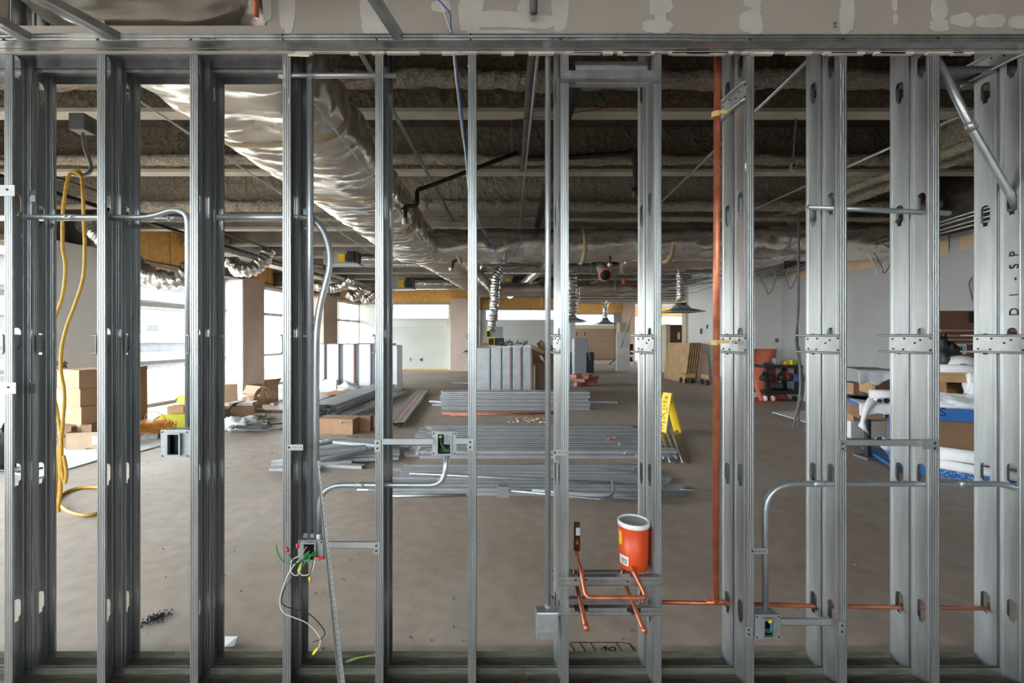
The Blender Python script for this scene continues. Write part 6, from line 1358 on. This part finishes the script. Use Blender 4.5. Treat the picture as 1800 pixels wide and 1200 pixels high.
# sprinkler piping
ir = mat('dark_iron_pipe', (52, 48, 44), .6, .3)
s1_ = thing('sprinkler_branch', 'dark iron sprinkler branch with an elbow dropping beside the eighth stud', 'pipe', P(1117, 345, 5.2))
MB().tube(fillet([P(922, 279, 5.2), P(1010, 276, 5.2), P(1117, 268, 5.2), P(1117, 345, 5.2)], .06), .032, 12).build('pipe', ir, s1_, smooth=True); MB().tube([P(1108, 268.5, 5.2), P(1117, 268, 5.2), P(1117, 285, 5.2)], .045, 12).build('elbow', ir, s1_, smooth=True); MB().tube([P(1117, 330, 5.2), P(1117, 346, 5.2)], .042, 12).build('end_fitting', ir, s1_, smooth=True)
MB().tube([P(1000, 276.4, 5.2), Vector((P(1000, 276, 5.2).x, 5.2, 4.348))], .006, 6).build('hanger_rod', galv, s1_)
s2_ = thing('sprinkler_drop', 'crooked dark sprinkler drop under the right side of the main duct', 'pipe', P(713, 395, 5.0))
MB().tube(fillet([P(910, 268, 5.0), P(752, 328, 5.0), P(733, 334, 5.0), P(733, 362, 5.0), P(713, 362, 5.0), P(712, 392, 5.0)], .04), .024, 12).build('pipe', ir, s2_, smooth=True); MB().tube([P(712, 384, 5.0), P(712, 395, 5.0)], .036, 12).build('sprinkler_head', galvb, s2_)
MB().tube([P(900, 272, 5.0), Vector((P(900, 272, 5.0).x, 5.0, 4.348))], .006, 6).build('hanger_rod', galv, s2_)
s3_ = thing('sprinkler_drop', 'small dark sprinkler drop below the end of the main duct', 'pipe', P(793, 475, 7.2)); MB().tube(fillet([P(803, 458, 7.2), P(796, 459, 7.2), P(793, 475, 7.2)], .04), .03, 10).build('pipe', ir, s3_, smooth=True); MB().tube([P(793, 471, 7.2), P(793, 476, 7.2)], .04, 10).build('sprinkler_head', galvb, s3_); MB().tube([P(803, 458, 7.2), Vector((P(803, 458, 7.2).x, 7.2, 4.348))], .005, 6).build('riser', galv, s3_)
s4_ = thing('sprinkler_drop', 'sprinkler head dropping from the cross duct above the red-rimmed pipe', 'pipe', P(1072, 468, 7.4)); MB().tube([P(1072, 450, 7.4), P(1072, 466, 7.4)], .022, 10).build('pipe', ir, s4_); MB().tube([P(1072, 463, 7.4), P(1072, 468, 7.4)], .04, 10).build('sprinkler_head', galvb, s4_)
lt = thing('hanging_clip', 'small black and white beam clip hanging on a thin rod at upper right', 'hanger', P(1395, 293, 4.4)); MB().tube([P(1399, 208, 4.4), P(1394, 290, 4.4)], .007, 6).build('rod', greycab, lt); c = P(1394, 294, 4.4); MB().box(c, (.05, .04, .07), Matrix.Rotation(R(12), 3, 'Y')).build('clip_body', galvb, lt); MB().box(c + Vector((-.005, -.022, .01)), (.02, .004, .03)).build('black_lever', blackp, lt)
# ceiling hangers: thin threaded rods in the far room
for k in range(26):
    px = random.uniform(900, 1190); D = random.uniform(9, 19); x = X(px, D); ln = random.uniform(.4, 1.0)
    tag(MB().tube([(x, D, 4.348), (x, D, 3.78 - ln)], .008, 5).build('hanger_rod', galv), 'thin threaded rod hanging from the far ceiling', 'rod', 'thin hanger rods in the far ceiling')
for k, (px, py) in enumerate(((1009, 494), (1097, 494))): tag(MB().tube([P(px, py - 4, 11), P(px, py + 5, 11)], .055, 10).build('red_valve', nutr), ('left', 'right')[k] + ' small red ball fitting hanging in the far ceiling', 'fitting')
for k in range(10):
    a = Vector((random.uniform(.5, 4.5), random.uniform(9, 15), random.uniform(3.1, 3.6))); b_ = a + Vector((random.uniform(-2, 2), random.uniform(-.5, 3), random.uniform(-.15, .15)))
    tag(MB().tube(bez([a, (a + b_) / 2 + Vector((0, 0, -.08)), b_], 6), .012, 7).tube([a, (a.x, a.y, 4.348)], .006, 5).tube([b_, (b_.x, b_.y, 4.348)], .006, 5).build('loose_conduit', emt if k % 2 else greycab, smooth=True), 'thin conduit crossing at random in the cluttered far ceiling', 'conduit', 'thin conduits in the far ceiling')
# ================================================================ FLOOR MARKS AND LITTER
mk = MB()
def ml(pts, w=.0045):
    P_ = [F(*p) for p in pts]
    for a, b_ in zip(P_[:-1], P_[1:]):
        d = b_ - a; mk.box((a + b_) / 2 + Vector((0, 0, .0008)), (d.length, w, .001), Matrix.Rotation(math.atan2(d.y, d.x), 3, 'Z'))
ml([(1003, 1129), (1095, 1129), (1108, 1132), (1117, 1146)])
for a in (1001, 1019, 1038): ml([(a, 1130), (a + 9, 1144)])
ml([(1083, 1130), (1094, 1146)]); ml([(1060, 1135), (1072, 1144)]); ml([(1056, 1140), (1066, 1136), (1062, 1146)])
ml([(1072, 1138), (1080, 1137), (1082, 1142), (1074, 1144), (1070, 1141), (1072, 1138)]); ml([(1105, 1130), (1112, 1140), (1117, 1146)])
tag(mk.build('floor_marking', ink), 'black hand-drawn layout mark on the floor in front of the pail bay', 'marking')
c = F(400, 1132); sc2 = MB(); A = [F(393, 1119, .01), F(418, 1119, .03), F(412, 1136, .012), F(394, 1138, .004)]; sc2.v = A + [p + Vector((0, 0, .003)) for p in A]; sc2.f = [[0, 1, 2, 3], [7, 6, 5, 4], [0, 4, 5, 1], [1, 5, 6, 2], [2, 6, 7, 3], [3, 7, 4, 0]]
tag(sc2.build('metal_scrap', galvb), 'shiny bent metal scrap on the floor beside the third rear stud', 'scrap')
dm_ = MB(); c = F(270, 1088)
for k in range(150): d = Vector((random.gauss(0, .022), random.gauss(0, .03), 0)); d.x += d.y * .5; dm_.box(c + d + Vector((0, 0, .004 + random.random() * .008)), (.008, .004, .005), Matrix.Rotation(random.random() * 6, 3, 'Z') @ Matrix.Rotation(random.random(), 3, 'X'))
tag(dm_.build('dark_debris', blackpl), 'small dark clump of debris on the floor in the second bay', 'debris', kind='stuff')
lt_ = MB()
for k in range(260):
    p = F(random.uniform(240, 1750), 730 + 450 * random.random() ** 1.5); r_ = random.uniform(.002, .007); lt_.box(p + Vector((0, 0, r_ / 2)), (r_ * random.uniform(1, 2.5), r_, r_), Matrix.Rotation(random.random() * 3, 3, 'Z'))
tag(lt_.build('floor_crumbs', rubble), 'tiny crumbs of debris scattered over the concrete floor', 'debris', kind='stuff')
rr = MB(); 
for k in range(34): p = F(random.gauss(930, 14), random.gauss(739, 2.5)); rr.box(p + Vector((0, 0, .01)), (random.uniform(.02, .09), .02, .015), Matrix.Rotation(random.random() * 3, 3, 'Z'))
tag(rr.build('small_rubble', card3), 'small heap of pale rubble between the two bundles at centre', 'debris', kind='stuff')
wt = MB().tube(bez([P(x_, y_, 2.06) for x_, y_ in ((607, 1164), (622, 1157), (640, 1154), (668, 1149))] , 6), .003, 6).tube(bez([P(x_, y_, 2.05) for x_, y_ in ((612, 1163), (630, 1156), (650, 1152))], 6), .003, 6); tag(wt.build('green_wire_scrap', mat('yellow_green_wire', (130, 150, 50), .6), smooth=True), 'yellowish green wire scrap lying in the rear floor track', 'wire')
